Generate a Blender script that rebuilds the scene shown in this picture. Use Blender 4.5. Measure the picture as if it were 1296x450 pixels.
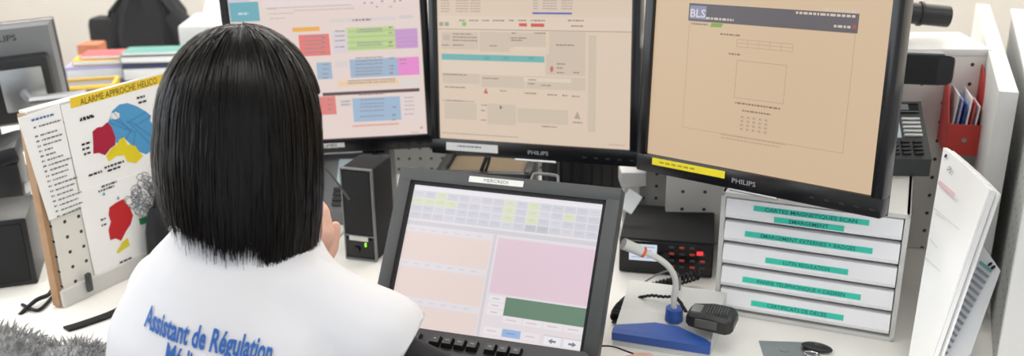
import bpy, bmesh, math, random
import numpy as np
from mathutils import Vector, Matrix, noise
from mathutils.bvhtree import BVHTree
random.seed(7); rng = np.random.default_rng(7)
PI = math.pi; R = math.radians
for o in list(bpy.data.objects): bpy.data.objects.remove(o, do_unlink=True)
scene = bpy.context.scene; COL = scene.collection
D0 = 0.74                       # desk top height
# ------------------------------------------------------------------ camera
FPX, PITCH, ROLL, CH = 1220.0, R(19.7), R(-0.6), 0.765
cam_d = bpy.data.cameras.new('camera'); cam = bpy.data.objects.new('camera', cam_d); COL.objects.link(cam)
cam_d.sensor_fit = 'HORIZONTAL'; cam_d.sensor_width = 36; cam_d.lens = 36*FPX/1296; cam_d.clip_start = .02
cam.matrix_world = Matrix.Translation((0, 0, D0+CH)) @ Matrix.Rotation(PI/2-PITCH, 4, 'X') @ Matrix.Rotation(ROLL, 4, 'Z')
cam_d.dof.use_dof = True; cam_d.dof.focus_distance = 1.32; cam_d.dof.aperture_fstop = 4.5
scene.camera = cam
# ------------------------------------------------------------------ view, world
vs = scene.view_settings; vs.view_transform = 'Standard'; vs.look = 'None'; vs.exposure = 0.0; vs.gamma = 1.0; vs.use_curve_mapping = False
wd = bpy.data.worlds.new('world'); scene.world = wd; wd.use_nodes = True
wd.node_tree.nodes['Background'].inputs[0].default_value = (.86, .93, 1, 1); wd.node_tree.nodes['Background'].inputs[1].default_value = 1.05
CEIL = 2.75
LAMPS = [(-1.7, .3), (.1, .3), (1.9, .3), (-1.7, 2.2), (.1, 2.2), (1.9, 2.2), (-1.7, 4.0), (.1, 4.0), (1.9, 4.0)]
LAMP_W = 5.6
def area(name, loc, rot, sx, sy, power, colr):
    d = bpy.data.lights.new(name, 'AREA'); d.shape = 'RECTANGLE'; d.size = sx; d.size_y = sy; d.energy = power; d.color = colr
    o = bpy.data.objects.new(name, d); COL.objects.link(o); o.location = loc; o.rotation_euler = rot; return o
for i, (x, y) in enumerate(LAMPS): area('luminaire_light', (x, y, CEIL-.07), (0, 0, 0), 1.2, .6, LAMP_W*(4.0 if y > 3 else 1.), (1, .98, .95))
# daylight coming through the window strip of the left wall
area('window_light', (-2.93, 1.0, 1.75), (0, R(-90), 0), 1.3, 3.4, 32.0, (.9, .95, 1))

# ------------------------------------------------------------------ pixel helpers (photo frame -> places)
def ray(px, py):
    x, y = px-648, py-225; c, s = math.cos(ROLL), math.sin(ROLL); x, y = c*x+s*y, -s*x+c*y
    u, v = x/FPX, y/FPX
    return Vector((u, math.cos(PITCH)-v*math.sin(PITCH), -math.sin(PITCH)-v*math.cos(PITCH)))
EYE = Vector((0, 0, D0+CH))
def atz(px, py, z=0): d = ray(px, py); return EYE + d*((z-CH)/d.z)          # z above the desk
def aty(px, py, y): d = ray(px, py); return EYE + d*(y/d.y)
def atd(px, py, dd): return EYE + ray(px, py)*dd
def onplane(M, px, py):
    inv = M.inverted(); o = inv @ EYE; d = inv.to_3x3() @ ray(px, py); t = -o.y/d.y; p = o+d*t; return (p.x, p.z)

# ------------------------------------------------------------------ materials
MATS = {}
def lin(c):
    return tuple((x/12.92 if x <= .04045 else ((x+.055)/1.055)**2.4) for x in c)
def rgb(*c): return lin([x/255 for x in c])
def mat(name, c, rough=.5, metal=0., spec=.5, var=0., vscale=30., bump=0., bscale=200., coat=0., emis=None, es=1., trans=0.):
    if name in MATS: return MATS[name]
    m = bpy.data.materials.new(name); m.use_nodes = True; nt = m.node_tree; b = nt.nodes['Principled BSDF']
    b.inputs['Base Color'].default_value = (*c, 1); b.inputs['Roughness'].default_value = rough; b.inputs['Metallic'].default_value = metal
    b.inputs['Specular IOR Level'].default_value = spec; b.inputs['Coat Weight'].default_value = coat; b.inputs['Transmission Weight'].default_value = trans
    tc = nt.nodes.new('ShaderNodeTexCoord')
    n = nt.nodes.new('ShaderNodeTexNoise'); n.inputs['Scale'].default_value = vscale; n.inputs['Detail'].default_value = 4
    nt.links.new(tc.outputs['Object'], n.inputs['Vector'])
    mx = nt.nodes.new('ShaderNodeMix'); mx.data_type = 'RGBA'
    v = max(var, .02)
    mx.inputs[6].default_value = (*[x*(1-v) for x in c], 1); mx.inputs[7].default_value = (*[min(1, x*(1+v)) for x in c], 1)
    nt.links.new(n.outputs['Fac'], mx.inputs[0]); nt.links.new(mx.outputs[2], b.inputs['Base Color'])
    if bump:
        n2 = nt.nodes.new('ShaderNodeTexNoise'); n2.inputs['Scale'].default_value = bscale; n2.inputs['Detail'].default_value = 3
        nt.links.new(tc.outputs['Object'], n2.inputs['Vector'])
        bp = nt.nodes.new('ShaderNodeBump'); bp.inputs['Strength'].default_value = bump; bp.inputs['Distance'].default_value = .002
        nt.links.new(n2.outputs['Fac'], bp.inputs['Height']); nt.links.new(bp.outputs['Normal'], b.inputs['Normal'])
    if emis: b.inputs['Emission Color'].default_value = (*emis, 1); b.inputs['Emission Strength'].default_value = es
    MATS[name] = m; return m
def peg_mat(name, c, sx, sz, rad, ox=0., oz=0.):
    m = mat(name, c, .55, var=.03, vscale=6); nt = m.node_tree; b = nt.nodes['Principled BSDF']
    tc = nt.nodes.new('ShaderNodeTexCoord'); sp = nt.nodes.new('ShaderNodeSeparateXYZ'); nt.links.new(tc.outputs['Object'], sp.inputs[0])
    def mth(op, a, bb=None):
        q = nt.nodes.new('ShaderNodeMath'); q.operation = op
        if hasattr(a, 'links'): nt.links.new(a, q.inputs[0])
        else: q.inputs[0].default_value = a
        if bb is not None:
            if hasattr(bb, 'links'): nt.links.new(bb, q.inputs[1])
            else: q.inputs[1].default_value = bb
        return q.outputs[0]
    def cell(out, s, o): return mth('MULTIPLY', mth('SUBTRACT', mth('FRACT', mth('ADD', mth('DIVIDE', out, s), o)), .5), s)
    a = cell(sp.outputs[0], sx, ox); d = cell(sp.outputs[2], sz, oz)
    r = mth('SQRT', mth('ADD', mth('MULTIPLY', a, a), mth('MULTIPLY', d, d)))
    f = mth('LESS_THAN', r, rad)
    src = b.inputs['Base Color'].links[0].from_socket
    mx = nt.nodes.new('ShaderNodeMix'); mx.data_type = 'RGBA'; nt.links.new(f, mx.inputs[0]); nt.links.new(src, mx.inputs[6]); mx.inputs[7].default_value = (.03, .03, .028, 1)
    nt.links.new(mx.outputs[2], b.inputs['Base Color']); return m
def attr_mat(name, emit, rough=.5, strength=1.):
    m = bpy.data.materials.new(name); m.use_nodes = True; nt = m.node_tree; b = nt.nodes['Principled BSDF']
    a = nt.nodes.new('ShaderNodeVertexColor'); a.layer_name = 'Col'; b.inputs['Roughness'].default_value = rough
    if emit:
        b.inputs['Base Color'].default_value = (.01, .01, .01, 1); b.inputs['Specular IOR Level'].default_value = .35
        nt.links.new(a.outputs[0], b.inputs['Emission Color']); b.inputs['Emission Strength'].default_value = strength
    else: nt.links.new(a.outputs[0], b.inputs['Base Color']); b.inputs['Specular IOR Level'].default_value = .3
    MATS[name] = m; return m
SCREEN = attr_mat('screen_display', True, .32, .95); PRINT = attr_mat('printed_matter', False, .6)
DESKW = mat('desk_laminate', rgb(246, 243, 237), .45, var=.03, vscale=3, bump=.05)
WHITE = mat('white_panel', rgb(214, 213, 211), .5, var=.02, vscale=4)
CREAM = mat('cream_wall', rgb(238, 232, 223), .8, var=.03, vscale=2, bump=.1)
BLACK = mat('black_plastic', rgb(26, 27, 29), .42, var=.08, bump=.06, bscale=900)
GLOSSB = mat('gloss_black_plastic', rgb(17, 18, 21), .22, spec=.45)
MATB = mat('matt_black', rgb(22, 22, 24), .75, var=.1)
DGREY = mat('dark_grey_plastic', rgb(70, 72, 73), .45, var=.05, bump=.1, bscale=900)
MGREY = mat('mid_grey_plastic', rgb(120, 122, 124), .45, var=.05)
LGREY = mat('light_grey_plastic', rgb(206, 207, 204), .42, var=.03)
BOXG = mat('box_grey', rgb(208, 207, 203), .5, var=.03)
DRAWW = mat('drawer_white', rgb(243, 242, 244), .42, var=.02)
ALU = mat('brushed_metal', rgb(170, 172, 174), .3, metal=.9, var=.05)
PAPER = mat('paper', rgb(249, 249, 248), .7, var=.015, vscale=8)
PAPER2 = mat('grey_paper', rgb(232, 234, 237), .7, var=.03)
BLUE = mat('blue_plastic', rgb(42, 82, 160), .4, var=.05)
RED = mat('red_card', rgb(196, 62, 56), .55, var=.05)
REDT = mat('red_ring', rgb(214, 92, 66), .4)
WOOD = mat('plywood_edge', rgb(168, 132, 98), .65, var=.18, vscale=60)
SKIN = mat('skin', rgb(222, 176, 156), .5, var=.05, vscale=25)
VEST = mat('white_cotton', rgb(216, 215, 218), .8, var=.015, vscale=10, bump=.35, bscale=14)
LINING = mat('vest_lining', rgb(176, 182, 205), .8)
SHIRT = mat('black_cotton', rgb(22, 22, 27), .85, var=.15, bump=.2, bscale=60)
FLOOR = mat('floor_vinyl', rgb(120, 118, 114), .5, var=.06, vscale=5)
YELLOW = mat('yellow_card', rgb(226, 184, 50), .55)
TAN = mat('manila', rgb(190, 140, 80), .6)
NAVY = mat('navy_cloth', rgb(50, 58, 86), .6)
TEAL = mat('teal_card', rgb(90, 150, 140), .6)
LAV = mat('lavender_card', rgb(170, 168, 205), .6)
TERRA = mat('terracotta', rgb(190, 120, 88), .7, var=.1)
PINK = mat('pink_card', rgb(205, 90, 95), .6)
JACK = mat('black_jacket', rgb(30, 30, 34), .85, var=.2, bump=.3, bscale=30)
LEATH = mat('black_leather', rgb(24, 25, 28), .38, var=.1, bump=.15, bscale=300)
FUR = mat('grey_fur', rgb(158, 158, 158), .9, var=.35, vscale=40)
LENS_GLASS = mat('lcd_glass', rgb(170, 186, 190), .2, emis=rgb(150, 165, 170), es=.25)
LAMPM = mat('lamp_diffuser', (1, 1, 1), .5, emis=(1, .97, .93), es=3.)
LEDG = mat('green_led', rgb(120, 220, 40), .4, emis=rgb(150, 240, 40), es=1.2)
LEDR = mat('red_led', rgb(230, 40, 40), .4, emis=rgb(255, 50, 55), es=1.6)
REDKEY = mat('red_backlit_key', rgb(90, 30, 30), .4, emis=rgb(170, 60, 55), es=.6)
CHROME = mat('chrome', rgb(225, 225, 225), .15, metal=1)
CLEAR = mat('clear_plastic', rgb(250, 250, 250), .12, trans=.9, spec=.5)
# hair
HAIR = mat('black_hair', rgb(15, 11, 10), .31, spec=.22, var=.45, vscale=300)

# ------------------------------------------------------------------ mesh building
def V(*a): return Vector(a)
class MB:
    def __init__(s): s.bm = bmesh.new()
    def box(s, c, size, rot=None, bev=0., seg=2, taper=None):
        r = bmesh.ops.create_cube(s.bm, size=1.0); vs_ = r['verts']
        for v in vs_:
            v.co = V(v.co.x*size[0], v.co.y*size[1], v.co.z*size[2])
        if bev:
            es = list({e for v in vs_ for e in v.link_edges})
            r = bmesh.ops.bevel(s.bm, geom=es, offset=bev, segments=seg, affect='EDGES', profile=.6)
            vs_ = list({v for f in r['faces'] for v in f.verts} | {v for v in vs_ if v.is_valid})
        M = Matrix.Translation(c) @ (rot.to_4x4() if rot is not None else Matrix())
        for v in vs_: v.co = M @ v.co
        return s
    def cyl(s, a, b, r0, r1=None, n=16, caps=True):
        a, b = Vector(a), Vector(b); r1 = r0 if r1 is None else r1; d = b-a
        q = d.to_track_quat('Z', 'Y').to_matrix()
        A = [s.bm.verts.new(a+q@V(r0*math.cos(2*PI*i/n), r0*math.sin(2*PI*i/n), 0)) for i in range(n)]
        B = [s.bm.verts.new(b+q@V(r1*math.cos(2*PI*i/n), r1*math.sin(2*PI*i/n), 0)) for i in range(n)]
        for i in range(n): s.bm.faces.new((A[i], A[(i+1) % n], B[(i+1) % n], B[i]))
        if caps: s.bm.faces.new(A[::-1]); s.bm.faces.new(B)
        return s
    def tube(s, pts, r, n=8):
        pts = [Vector(p) for p in pts]; rings = []; prev = None
        for i, p in enumerate(pts):
            t = (pts[min(i+1, len(pts)-1)]-pts[max(i-1, 0)]).normalized()
            if prev is None: u = t.orthogonal().normalized()
            else:
                u = prev-t*prev.dot(t); u = u.normalized() if u.length > 1e-6 else t.orthogonal().normalized()
            prev = u; w = t.cross(u); rr = r[i] if isinstance(r, (list, tuple)) else r
            rings.append([s.bm.verts.new(p+u*rr*math.cos(2*PI*k/n)+w*rr*math.sin(2*PI*k/n)) for k in range(n)])
        for a, b in zip(rings, rings[1:]):
            for k in range(n): s.bm.faces.new((a[k], a[(k+1) % n], b[(k+1) % n], b[k]))
        s.bm.faces.new(rings[0][::-1]); s.bm.faces.new(rings[-1]); return s
    def prism(s, poly, z0, z1, M=None):   # polygon in xy, extruded along z
        M = M or Matrix()
        A = [s.bm.verts.new(M@V(x, y, z0)) for x, y in poly]; B = [s.bm.verts.new(M@V(x, y, z1)) for x, y in poly]; n = len(poly)
        for i in range(n): s.bm.faces.new((A[i], A[(i+1) % n], B[(i+1) % n], B[i]))
        s.bm.faces.new(A[::-1]); s.bm.faces.new(B); return s
    def loft(s, rings, cap=True):
        rr = [[s.bm.verts.new(p) for p in ring] for ring in rings]; n = len(rr[0])
        for a, b in zip(rr, rr[1:]):
            for k in range(n): s.bm.faces.new((a[k], a[(k+1) % n], b[(k+1) % n], b[k]))
        if cap: s.bm.faces.new(rr[0][::-1]); s.bm.faces.new(rr[-1])
        return s
    def ball(s, c, r, sc=(1, 1, 1), n=16, rot=None):
        q = bmesh.ops.create_uvsphere(s.bm, u_segments=n, v_segments=max(6, n*2//3), radius=1)
        for v in q['verts']:
            p = V(v.co.x*r*sc[0], v.co.y*r*sc[1], v.co.z*r*sc[2]); v.co = Vector(c)+(rot@p if rot is not None else p)
        return s
    def caps(s, a, ra, b, rb, n=14):
        a, b = Vector(a), Vector(b); d = b-a; q = d.to_track_quat('Z', 'Y').to_matrix(); rings = []
        for k in range(1, 6): th = PI/2*k/5; rings.append((a-q@V(0, 0, ra*math.cos(th)), ra*math.sin(th)))
        for k in range(0, 5): th = PI/2*k/5; rings.append((b+q@V(0, 0, rb*math.sin(th)), rb*math.cos(th)))
        s.loft([[p+q@V(r*math.cos(2*PI*i/n), r*math.sin(2*PI*i/n), 0) for i in range(n)] for p, r in rings]); return s
    def mesh(s, name, smooth=True):
        bmesh.ops.recalc_face_normals(s.bm, faces=s.bm.faces)
        me = bpy.data.meshes.new(name); s.bm.to_mesh(me); s.bm.free()
        if smooth: smooth_angle(me)
        return me
    def build(s, name, m, parent=None, smooth=True, M=None):
        return link(name, s.mesh(name, smooth), m, parent, M)
def smooth_angle(me, ang=35):
    me.polygons.foreach_set('use_smooth', [True]*len(me.polygons))
    try: me.set_sharp_from_angle(angle=R(ang))
    except Exception: pass
def link(name, me, m, parent=None, M=None):
    o = bpy.data.objects.new(name, me); COL.objects.link(o)
    if m is not None and not me.materials: me.materials.append(m)
    if parent is not None: o.parent = parent
    if M is not None: o.matrix_local = M
    return o
def tag(o, label=None, cat=None, group=None, kind=None):
    if label: o['label'] = label
    if cat: o['category'] = cat
    if group: o['group'] = group
    if kind: o['kind'] = kind
    return o
def thing(name, label, cat, M=None, group=None):
    o = bpy.data.objects.new(name, None); COL.objects.link(o); o.empty_display_size = .05
    if M is not None: o.matrix_world = M if isinstance(M, Matrix) else Matrix.Translation(M)
    return tag(o, label, cat, group)
def T(x, y, z, yaw=0., tilt=0., roll=0.):
    return Matrix.Translation((x, y, z)) @ Matrix.Rotation(yaw, 4, 'Z') @ Matrix.Rotation(-tilt, 4, 'X') @ Matrix.Rotation(-roll, 4, 'Y')
def spline(pts, n=8):
    pts = [Vector(p) for p in pts]; out = []
    for i in range(len(pts)-1):
        p0, p1, p2, p3 = pts[max(i-1, 0)], pts[i], pts[i+1], pts[min(i+2, len(pts)-1)]
        for k in range(n):
            t = k/n; out.append(.5*((2*p1)+(p2-p0)*t+(2*p0-5*p1+4*p2-p3)*t*t+(3*p1-p0-3*p2+p3)*t**3))
    return out+[pts[-1]]
# flat print: coloured polygons and lettering on a local xz plane, facing -y
class G:
    def __init__(s, M=None, bg=None, pale=0.): s.v = []; s.f = []; s.c = []; s.M = M; s.bg = bg; s.pale = pale
    def tone(s, c, k=1.):
        if s.bg is None: return c
        k = min(.85, s.pale*k); return tuple(x*(1-k)+y*k for x, y in zip(c, s.bg))
    def poly(s, pts, c, layer=1):
        b = len(s.v); y = -.00022*layer
        s.v += [(p[0], y, p[1]) for p in pts]; s.f.append(tuple(range(b, b+len(pts)))); s.c.append(rgb(*s.tone(c)))
    def rect(s, x0, z0, x1, z1, c, layer=1):
        x0, x1 = min(x0, x1), max(x0, x1); z0, z1 = min(z0, z1), max(z0, z1); s.poly([(x0, z0), (x1, z0), (x1, z1), (x0, z1)], c, layer)
    def px(s, a, b): return onplane(s.M, a, b)
    def prect(s, a, b, c, layer=1):                       # two opposite corners as seen in the photo
        p, q = s.px(*a), s.px(*b); s.rect(p[0], p[1], q[0], q[1], c, layer)
    def ppoly(s, pts, c, layer=1): s.poly([s.px(*p) for p in pts], c, layer)
    def line(s, a, b, w, c, layer=2):
        a, b = Vector(a), Vector(b); d = (b-a); 
        if d.length < 1e-6: return
        n = V(-d.y, d.x).normalized()*w/2 if False else Vector((-d.y, d.x)).normalized()*w/2
        s.poly([tuple(a-n), tuple(b-n), tuple(b+n), tuple(a+n)], c, layer)
    def frame(s, x0, z0, x1, z1, w, c, layer=2):
        s.rect(x0, z0, x1, z0+w, c, layer); s.rect(x0, z1-w, x1, z1, c, layer); s.rect(x0, z0, x0+w, z1, c, layer); s.rect(x1-w, z0, x1, z1, c, layer)
    def text(s, t, x, z, h, c, layer=3, w=None, align='LEFT', bold=0., rot=0.):
        vv, ff = glyphs(t, bold)
        xs = [p[0] for p in vv]; x0, x1 = min(xs), max(xs); k = h/.7; kx = k
        if w: kx = w/(x1-x0)
        off = {'LEFT': 0, 'CENTER': -.5, 'RIGHT': -1}[align]*(x1-x0)*kx
        b = len(s.v); y = -.00022*layer; cs, sn = math.cos(rot), math.sin(rot)
        for p in vv:
            a, d = (p[0]-x0)*kx+off, p[1]*k; s.v.append((x+a*cs-d*sn, y, z+a*sn+d*cs))
        for f in ff: s.f.append(tuple(b+i for i in f)); s.c.append(rgb(*c))
    def ptext(s, t, a, b, h, c, layer=3, **k):            # from left base point a to right base point b in the photo
        p, q = s.px(*a), s.px(*b); s.text(t, p[0], p[1], h, c, layer, w=q[0]-p[0], **k)
    def dash(s, a, b, h, c, layer=3, seed=0):             # a line of lettering too small to read
        p, q = s.px(*a), s.px(*b); r = random.Random(seed+int(a[0]*7+a[1]*13)); x = p[0]; k = 0
        dz = (q[1]-p[1])*0
        while x < q[0]:
            w = r.uniform(.6, 2.6)*h; s.rect(x, p[1]-h/2, min(x+w, q[0]), p[1]+h/2, s.tone(c, .5), layer); x += w+h*.5; k += 1
    def mesh(s, name):
        me = bpy.data.meshes.new(name); me.from_pydata(s.v, [], s.f); me.update()
        ca = me.color_attributes.new('Col', 'FLOAT_COLOR', 'CORNER'); data = []
        for p, c in zip(me.polygons, s.c): data += [c[0], c[1], c[2], 1.0]*p.loop_total
        ca.data.foreach_set('color', data); return me
    def build(s, name, m, parent=None, M=None): return link(name, s.mesh(name), m, parent, M)
GLY = {}
def glyphs(t, bold=0.):
    k = (t, bold)
    if k in GLY: return GLY[k]
    cu = bpy.data.curves.new('lettering', 'FONT'); cu.body = t; cu.size = 1.0; cu.resolution_u = 2; cu.offset = bold
    o = bpy.data.objects.new('lettering', cu); COL.objects.link(o)
    dg = bpy.context.evaluated_depsgraph_get(); me = o.evaluated_get(dg).to_mesh()
    GLY[k] = ([(v.co.x, v.co.y) for v in me.vertices], [tuple(p.vertices) for p in me.polygons])
    o.evaluated_get(dg).to_mesh_clear(); bpy.data.objects.remove(o); bpy.data.curves.remove(cu)
    return GLY[k]
def ellipse(cx, cz, rx, rz, n=20): return [(cx+rx*math.cos(2*PI*i/n), cz+rz*math.sin(2*PI*i/n)) for i in range(n)]
def remeshed(mb, voxel, name, smooth=6):
    me = mb.mesh(name, False); o = bpy.data.objects.new(name, me); COL.objects.link(o)
    m = o.modifiers.new('r', 'REMESH'); m.mode = 'VOXEL'; m.voxel_size = voxel
    q = o.modifiers.new('s', 'SMOOTH'); q.factor = .5; q.iterations = smooth
    dg = bpy.context.evaluated_depsgraph_get(); out = bpy.data.meshes.new_from_object(o.evaluated_get(dg)); out.name = name
    bpy.data.objects.remove(o); bpy.data.meshes.remove(me)
    out.polygons.foreach_set('use_smooth', [True]*len(out.polygons)); return out

# ================================================================== the room
def struct(name, mb, m): return tag(mb.build(name, m), kind='structure')
struct('floor', MB().box((0, 1.2, -.05), (6.2, 6.6, .1)), FLOOR)
struct('ceiling', MB().box((0, 1.2, CEIL+.05), (6.2, 6.6, .1)), WHITE)
struct('wall_back', MB().box((0, 4.45, CEIL/2), (6.2, .1, CEIL)), CREAM)
w = MB().box((-3.05, 1.2, .5), (.1, 6.6, 1.0)).box((-3.05, 1.2, 2.6), (.1, 6.6, .3)).box((-3.05, -1.4, 1.725), (.1, 1.4, 1.45)).box((-3.05, 3.6, 1.725), (.1, 1.8, 1.45))
struct('wall_left', w, CREAM)
struct('wall_right', MB().box((3.05, 1.2, CEIL/2), (.1, 6.6, CEIL)), CREAM)
wn = struct('window_1', MB().box((-3.05, -.7, 1.725), (.06, .06, 1.45)).box((-3.05, 1.0, 1.725), (.06, .06, 1.45)).box((-3.05, 2.7, 1.725), (.06, .06, 1.45)).box((-3.05, 1.0, 1.02), (.1, 3.4, .04)).box((-3.05, 1.0, 2.43), (.1, 3.4, .04)), WHITE)
struct('trim_1', MB().box((-1.2, 4.38, 1.66), (3.6, .04, .05), bev=.006), WHITE)
for i, (x, y) in enumerate(LAMPS):
    l = thing('ceiling_luminaire', 'recessed white rectangular ceiling light panel', 'ceiling light', (x, y, CEIL), group='ceiling light panels')
    f = MB(); f.box((0, -.32, -.02), (1.3, .04, .04)); f.box((0, .32, -.02), (1.3, .04, .04)); f.box((-.63, 0, -.02), (.04, .6, .04)); f.box((.63, 0, -.02), (.04, .6, .04)); f.build('lamp_frame', WHITE, l)
    MB().box((0, 0, -.035), (1.22, .6, .01)).build('diffuser', LAMPM, l)

# ================================================================== desks and partitions
dk = thing('desk', 'white laminate desk top carrying the monitors and the drawer box', 'desk', (0, 0, D0))
poly = [(-1.02, 1.33), (-.42, 1.19), (.06, 1.035), (.30, .96), (.98, .75), (1.12, .85), (1.3, 2.75), (-1.02, 2.75)]
MB().prism(poly, -.03, 0).build('desk_top', DESKW, dk, smooth=False)
for x, y in ((-.92, 1.5), (.95, .95), (-.92, 2.6), (1.15, 2.6)): MB().box((x, y, -.03-(D0-.03)/2), (.06, .06, D0-.03)).build('leg', ALU, dk)
# left partition with pegboard
PLa, PLb = atz(79, 389), atz(171, 346); dv = (PLb-PLa).normalized(); yawL = math.atan2(dv.y, dv.x)
ML = Matrix.Translation(PLa) @ Matrix.Rotation(yawL, 4, 'Z')
_, ztl = onplane(ML, 19, 147)
pl = thing('pegboard_screen', 'white pegboard desk screen with maps pinned on, plywood edge, left of the person', 'partition', ML)
LL = .64
peg = peg_mat('pegboard_white', rgb(226, 224, 216), .0275, .028, .0032, .3, .2)
MB().box((LL/2+.004, .009, .03+(ztl-.035)/2), (LL-.008, .018, ztl-.035)).build('board', peg, pl, smooth=False)
MB().box((.0, .009, ztl/2), (.009, .0185, ztl-.004), bev=.001).build('edge_strip', WOOD, pl)
MB().box((LL/2, .009, ztl), (LL, .022, .006), bev=.002).build('top_cap', WHITE, pl)
MB().box((LL/2, .006, .016), (LL, .026, .032), bev=.003).build('base_rail', BOXG, pl)
MB().box((.05, -.012, .03), (.012, .006, .035), bev=.003).cyl((.05, -.016, .045), (.05, -.012, .045), .004).build('clip', DGREY, pl)
# papers pinned to it
def sheet_plane(g, M, corners, c):
    return g
def paper_thing(name, label, corners_px, fn, base=(238, 238, 236), off=.0012, cat='paper'):
    pts = [onplane(ML, *p) for p in corners_px]
    t = thing(name, label, cat, ML @ Matrix.Translation((0, -off, 0)))
    cx = sum(p[0] for p in pts)/4; cz = sum(p[1] for p in pts)/4
    mb = MB(); mb.prism([(p[0], p[1]) for p in pts], 0, .0006, Matrix.Rotation(PI/2, 4, 'X')); mb.build('sheet', PAPER, t, smooth=False)
    g = G(ML); fn(g); g.build('print', PRINT, t, Matrix.Translation((0, -.0007, 0))); return t
K = (40, 42, 46)
def pr_list(g):
    ang = .0
    for i in range(19):
        y = 158+i*6.3+(5 if i > 1 else 0); x = 36+i*1.75
        if i == 0: g.dash((x+2, y-6), (x+30, y-15), .0035, (90, 120, 180)); continue
        n = (26, 28, 22, 27, 24, 10, 12, 20, 30, 24, 22, 18, 30, 25, 21, 30, 24, 28, 25)[i]
        g.dash((x+3, y-3), (x+7, y-4.5), .0028, (120, 120, 122)); g.dash((x+10, y-5), (x+10+n, y-10), .0028, (128, 130, 132))
paper_thing('list_sheet', 'narrow white printed list sheet pinned at the plywood end of the pegboard', [(21, 149), (74, 131), (101, 260), (61, 279)], pr_list, off=.0022)
def blob_px(pts): return pts
MAPB = [(141, 140), (150, 132), (160, 130), (172, 134), (184, 141), (190, 146), (189, 153), (194, 158), (192, 168), (195, 175), (190, 183), (191, 190), (184, 195), (176, 192), (168, 186), (158, 176), (152, 178), (146, 181), (141, 168), (136, 154), (138, 148)]
def pr_alarm(g):
    g.ppoly([(87, 124), (207, 93), (208, 104), (89, 137)], (240, 206, 60), 1)
    p, q = g.px(101, 133), g.px(198, 105); g.text('ALARME APPROCHE HELICO', p[0], p[1], .0115, (70, 66, 40), 2, w=q[0]-p[0], rot=math.atan2(q[1]-p[1], q[0]-p[0]))
    g.ppoly(MAPB, (86, 158, 208), 1)
    g.ppoly([(140, 143), (145, 141), (150, 143), (150, 149), (144, 151), (138, 150)], (238, 238, 236), 2)
    g.ppoly([(116, 166), (122, 161), (128, 160), (135, 154), (140, 160), (145, 173), (145, 183), (139, 187), (132, 196), (124, 193), (117, 194), (117, 183)], (172, 34, 62), 2)
    g.ppoly([(133, 197), (140, 187), (147, 183), (150, 176), (156, 173), (160, 182), (170, 184), (174, 190), (180, 197), (171, 206), (160, 204), (156, 196), (146, 197), (137, 204)], (232, 212, 40), 3)
    for i in range(9):
        a = MAPB[(i*5) % len(MAPB)]; b = (165+6*math.sin(i*2.1), 160+8*math.cos(i*1.7)); g.line(g.px(*a), g.px(*b), .0008, (60, 110, 160), 3)
    for a, b in (((100, 152), (119, 146)), ((101, 150), (117, 144)), ((172, 124), (183, 121)), ((174, 130), (184, 127)), ((102, 183), (114, 180)), ((103, 189), (112, 186)), ((105, 195), (114, 192)), ((131, 212), (156, 205)), ((135, 216), (152, 211)), ((111, 222), (128, 217))):
        g.dash(a, b, .0038, K)
paper_thing('alarm_map_sheet', 'white sheet with yellow title strip and blue, red and yellow region map', [(75, 131), (222, 84), (232, 202), (100, 241)], pr_alarm, off=.0012)
def pr_map2(g):
    c = [(197, 250)]
    rnd = random.Random(3); cells = []
    for i in range(60):
        a = rnd.uniform(0, 2*PI); r = rnd.uniform(.2, 1); x = 187+26*r*math.cos(a); y = 247+28*r*math.sin(a)
        r1 = rnd.uniform(4, 8); n = 7; pts = [g.px(x+r1*math.cos(2*PI*k/n+i)*rnd.uniform(.7, 1.2), y+r1*math.sin(2*PI*k/n+i)*rnd.uniform(.7, 1.2)) for k in range(n)]
        for k in range(n): g.line(pts[k], pts[(k+1) % n], .0011, (128, 130, 136), 2)
    g.ppoly([(137, 262), (145, 256), (155, 251), (157, 256), (163, 262), (167, 272), (164, 283), (158, 292), (152, 304), (145, 301), (138, 303), (136, 290), (139, 280), (136, 271)], (196, 42, 46), 3)
    g.ppoly([(146, 318), (153, 306), (160, 300), (163, 310), (155, 315), (148, 320)], (226, 210, 60), 3)
    g.ppoly([(174, 276), (184, 273), (185, 281), (176, 284)], (50, 140, 90), 3)
    for a, b in (((123, 242), (143, 236)), ((127, 236), (146, 229)), ((126, 278), (132, 274)), ((127, 285), (133, 281)), ((150, 332), (165, 325)), ((152, 338), (166, 331))): g.dash(a, b, .0035, (80, 84, 90))
    for x, y in ((130, 245), (148, 250), (174, 259), (152, 336)): g.ppoly([(x-2, y+2), (x+2, y+1), (x, y-3)], (90, 150, 200), 3)
paper_thing('red_area_map_sheet', 'white map sheet with red region below the yellow titled sheet', [(97, 242), (226, 203), (236, 310), (121, 357)], pr_map2, off=.0018)

# right-hand partitions
zT = .39
A1, A2 = atz(1264, 115, zT), atz(1250, 61, zT); dv = (A2-A1).normalized(); yawR = math.atan2(dv.y, dv.x)
MR = Matrix.Translation((A1.x, A1.y, D0)) @ Matrix.Rotation(yawR, 4, 'Z')
LR = (atz(1241, 5, zT)-A1).length
p1 = tag(MB().box((LR/2, -.014, zT/2), (LR, .028, zT), bev=.002).build('white_divider', WHITE, None, M=MR), 'white desk divider beside the red file holder, bright end face', 'partition')
pegR = peg_mat('pegboard_grey', rgb(190, 192, 190), .03, .03, .0026)
N2 = atd(1294, 279, 1.295); F2 = atz(1279, 13, zT); dv2 = Vector((F2.x-N2.x, F2.y-N2.y, 0)); L2 = dv2.length
M2 = Matrix.Translation((N2.x, N2.y, D0)) @ Matrix.Rotation(math.atan2(dv2.y, dv2.x), 4, 'Z')
p2 = thing('perforated_divider', 'grey perforated divider with white end post at the right edge', 'partition', M2)
MB().box((L2/2+.01, -.016, (zT-.004)/2), (L2-.02, .024, zT-.008)).build('perforated_panel', pegR, p2, smooth=False)
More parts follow.
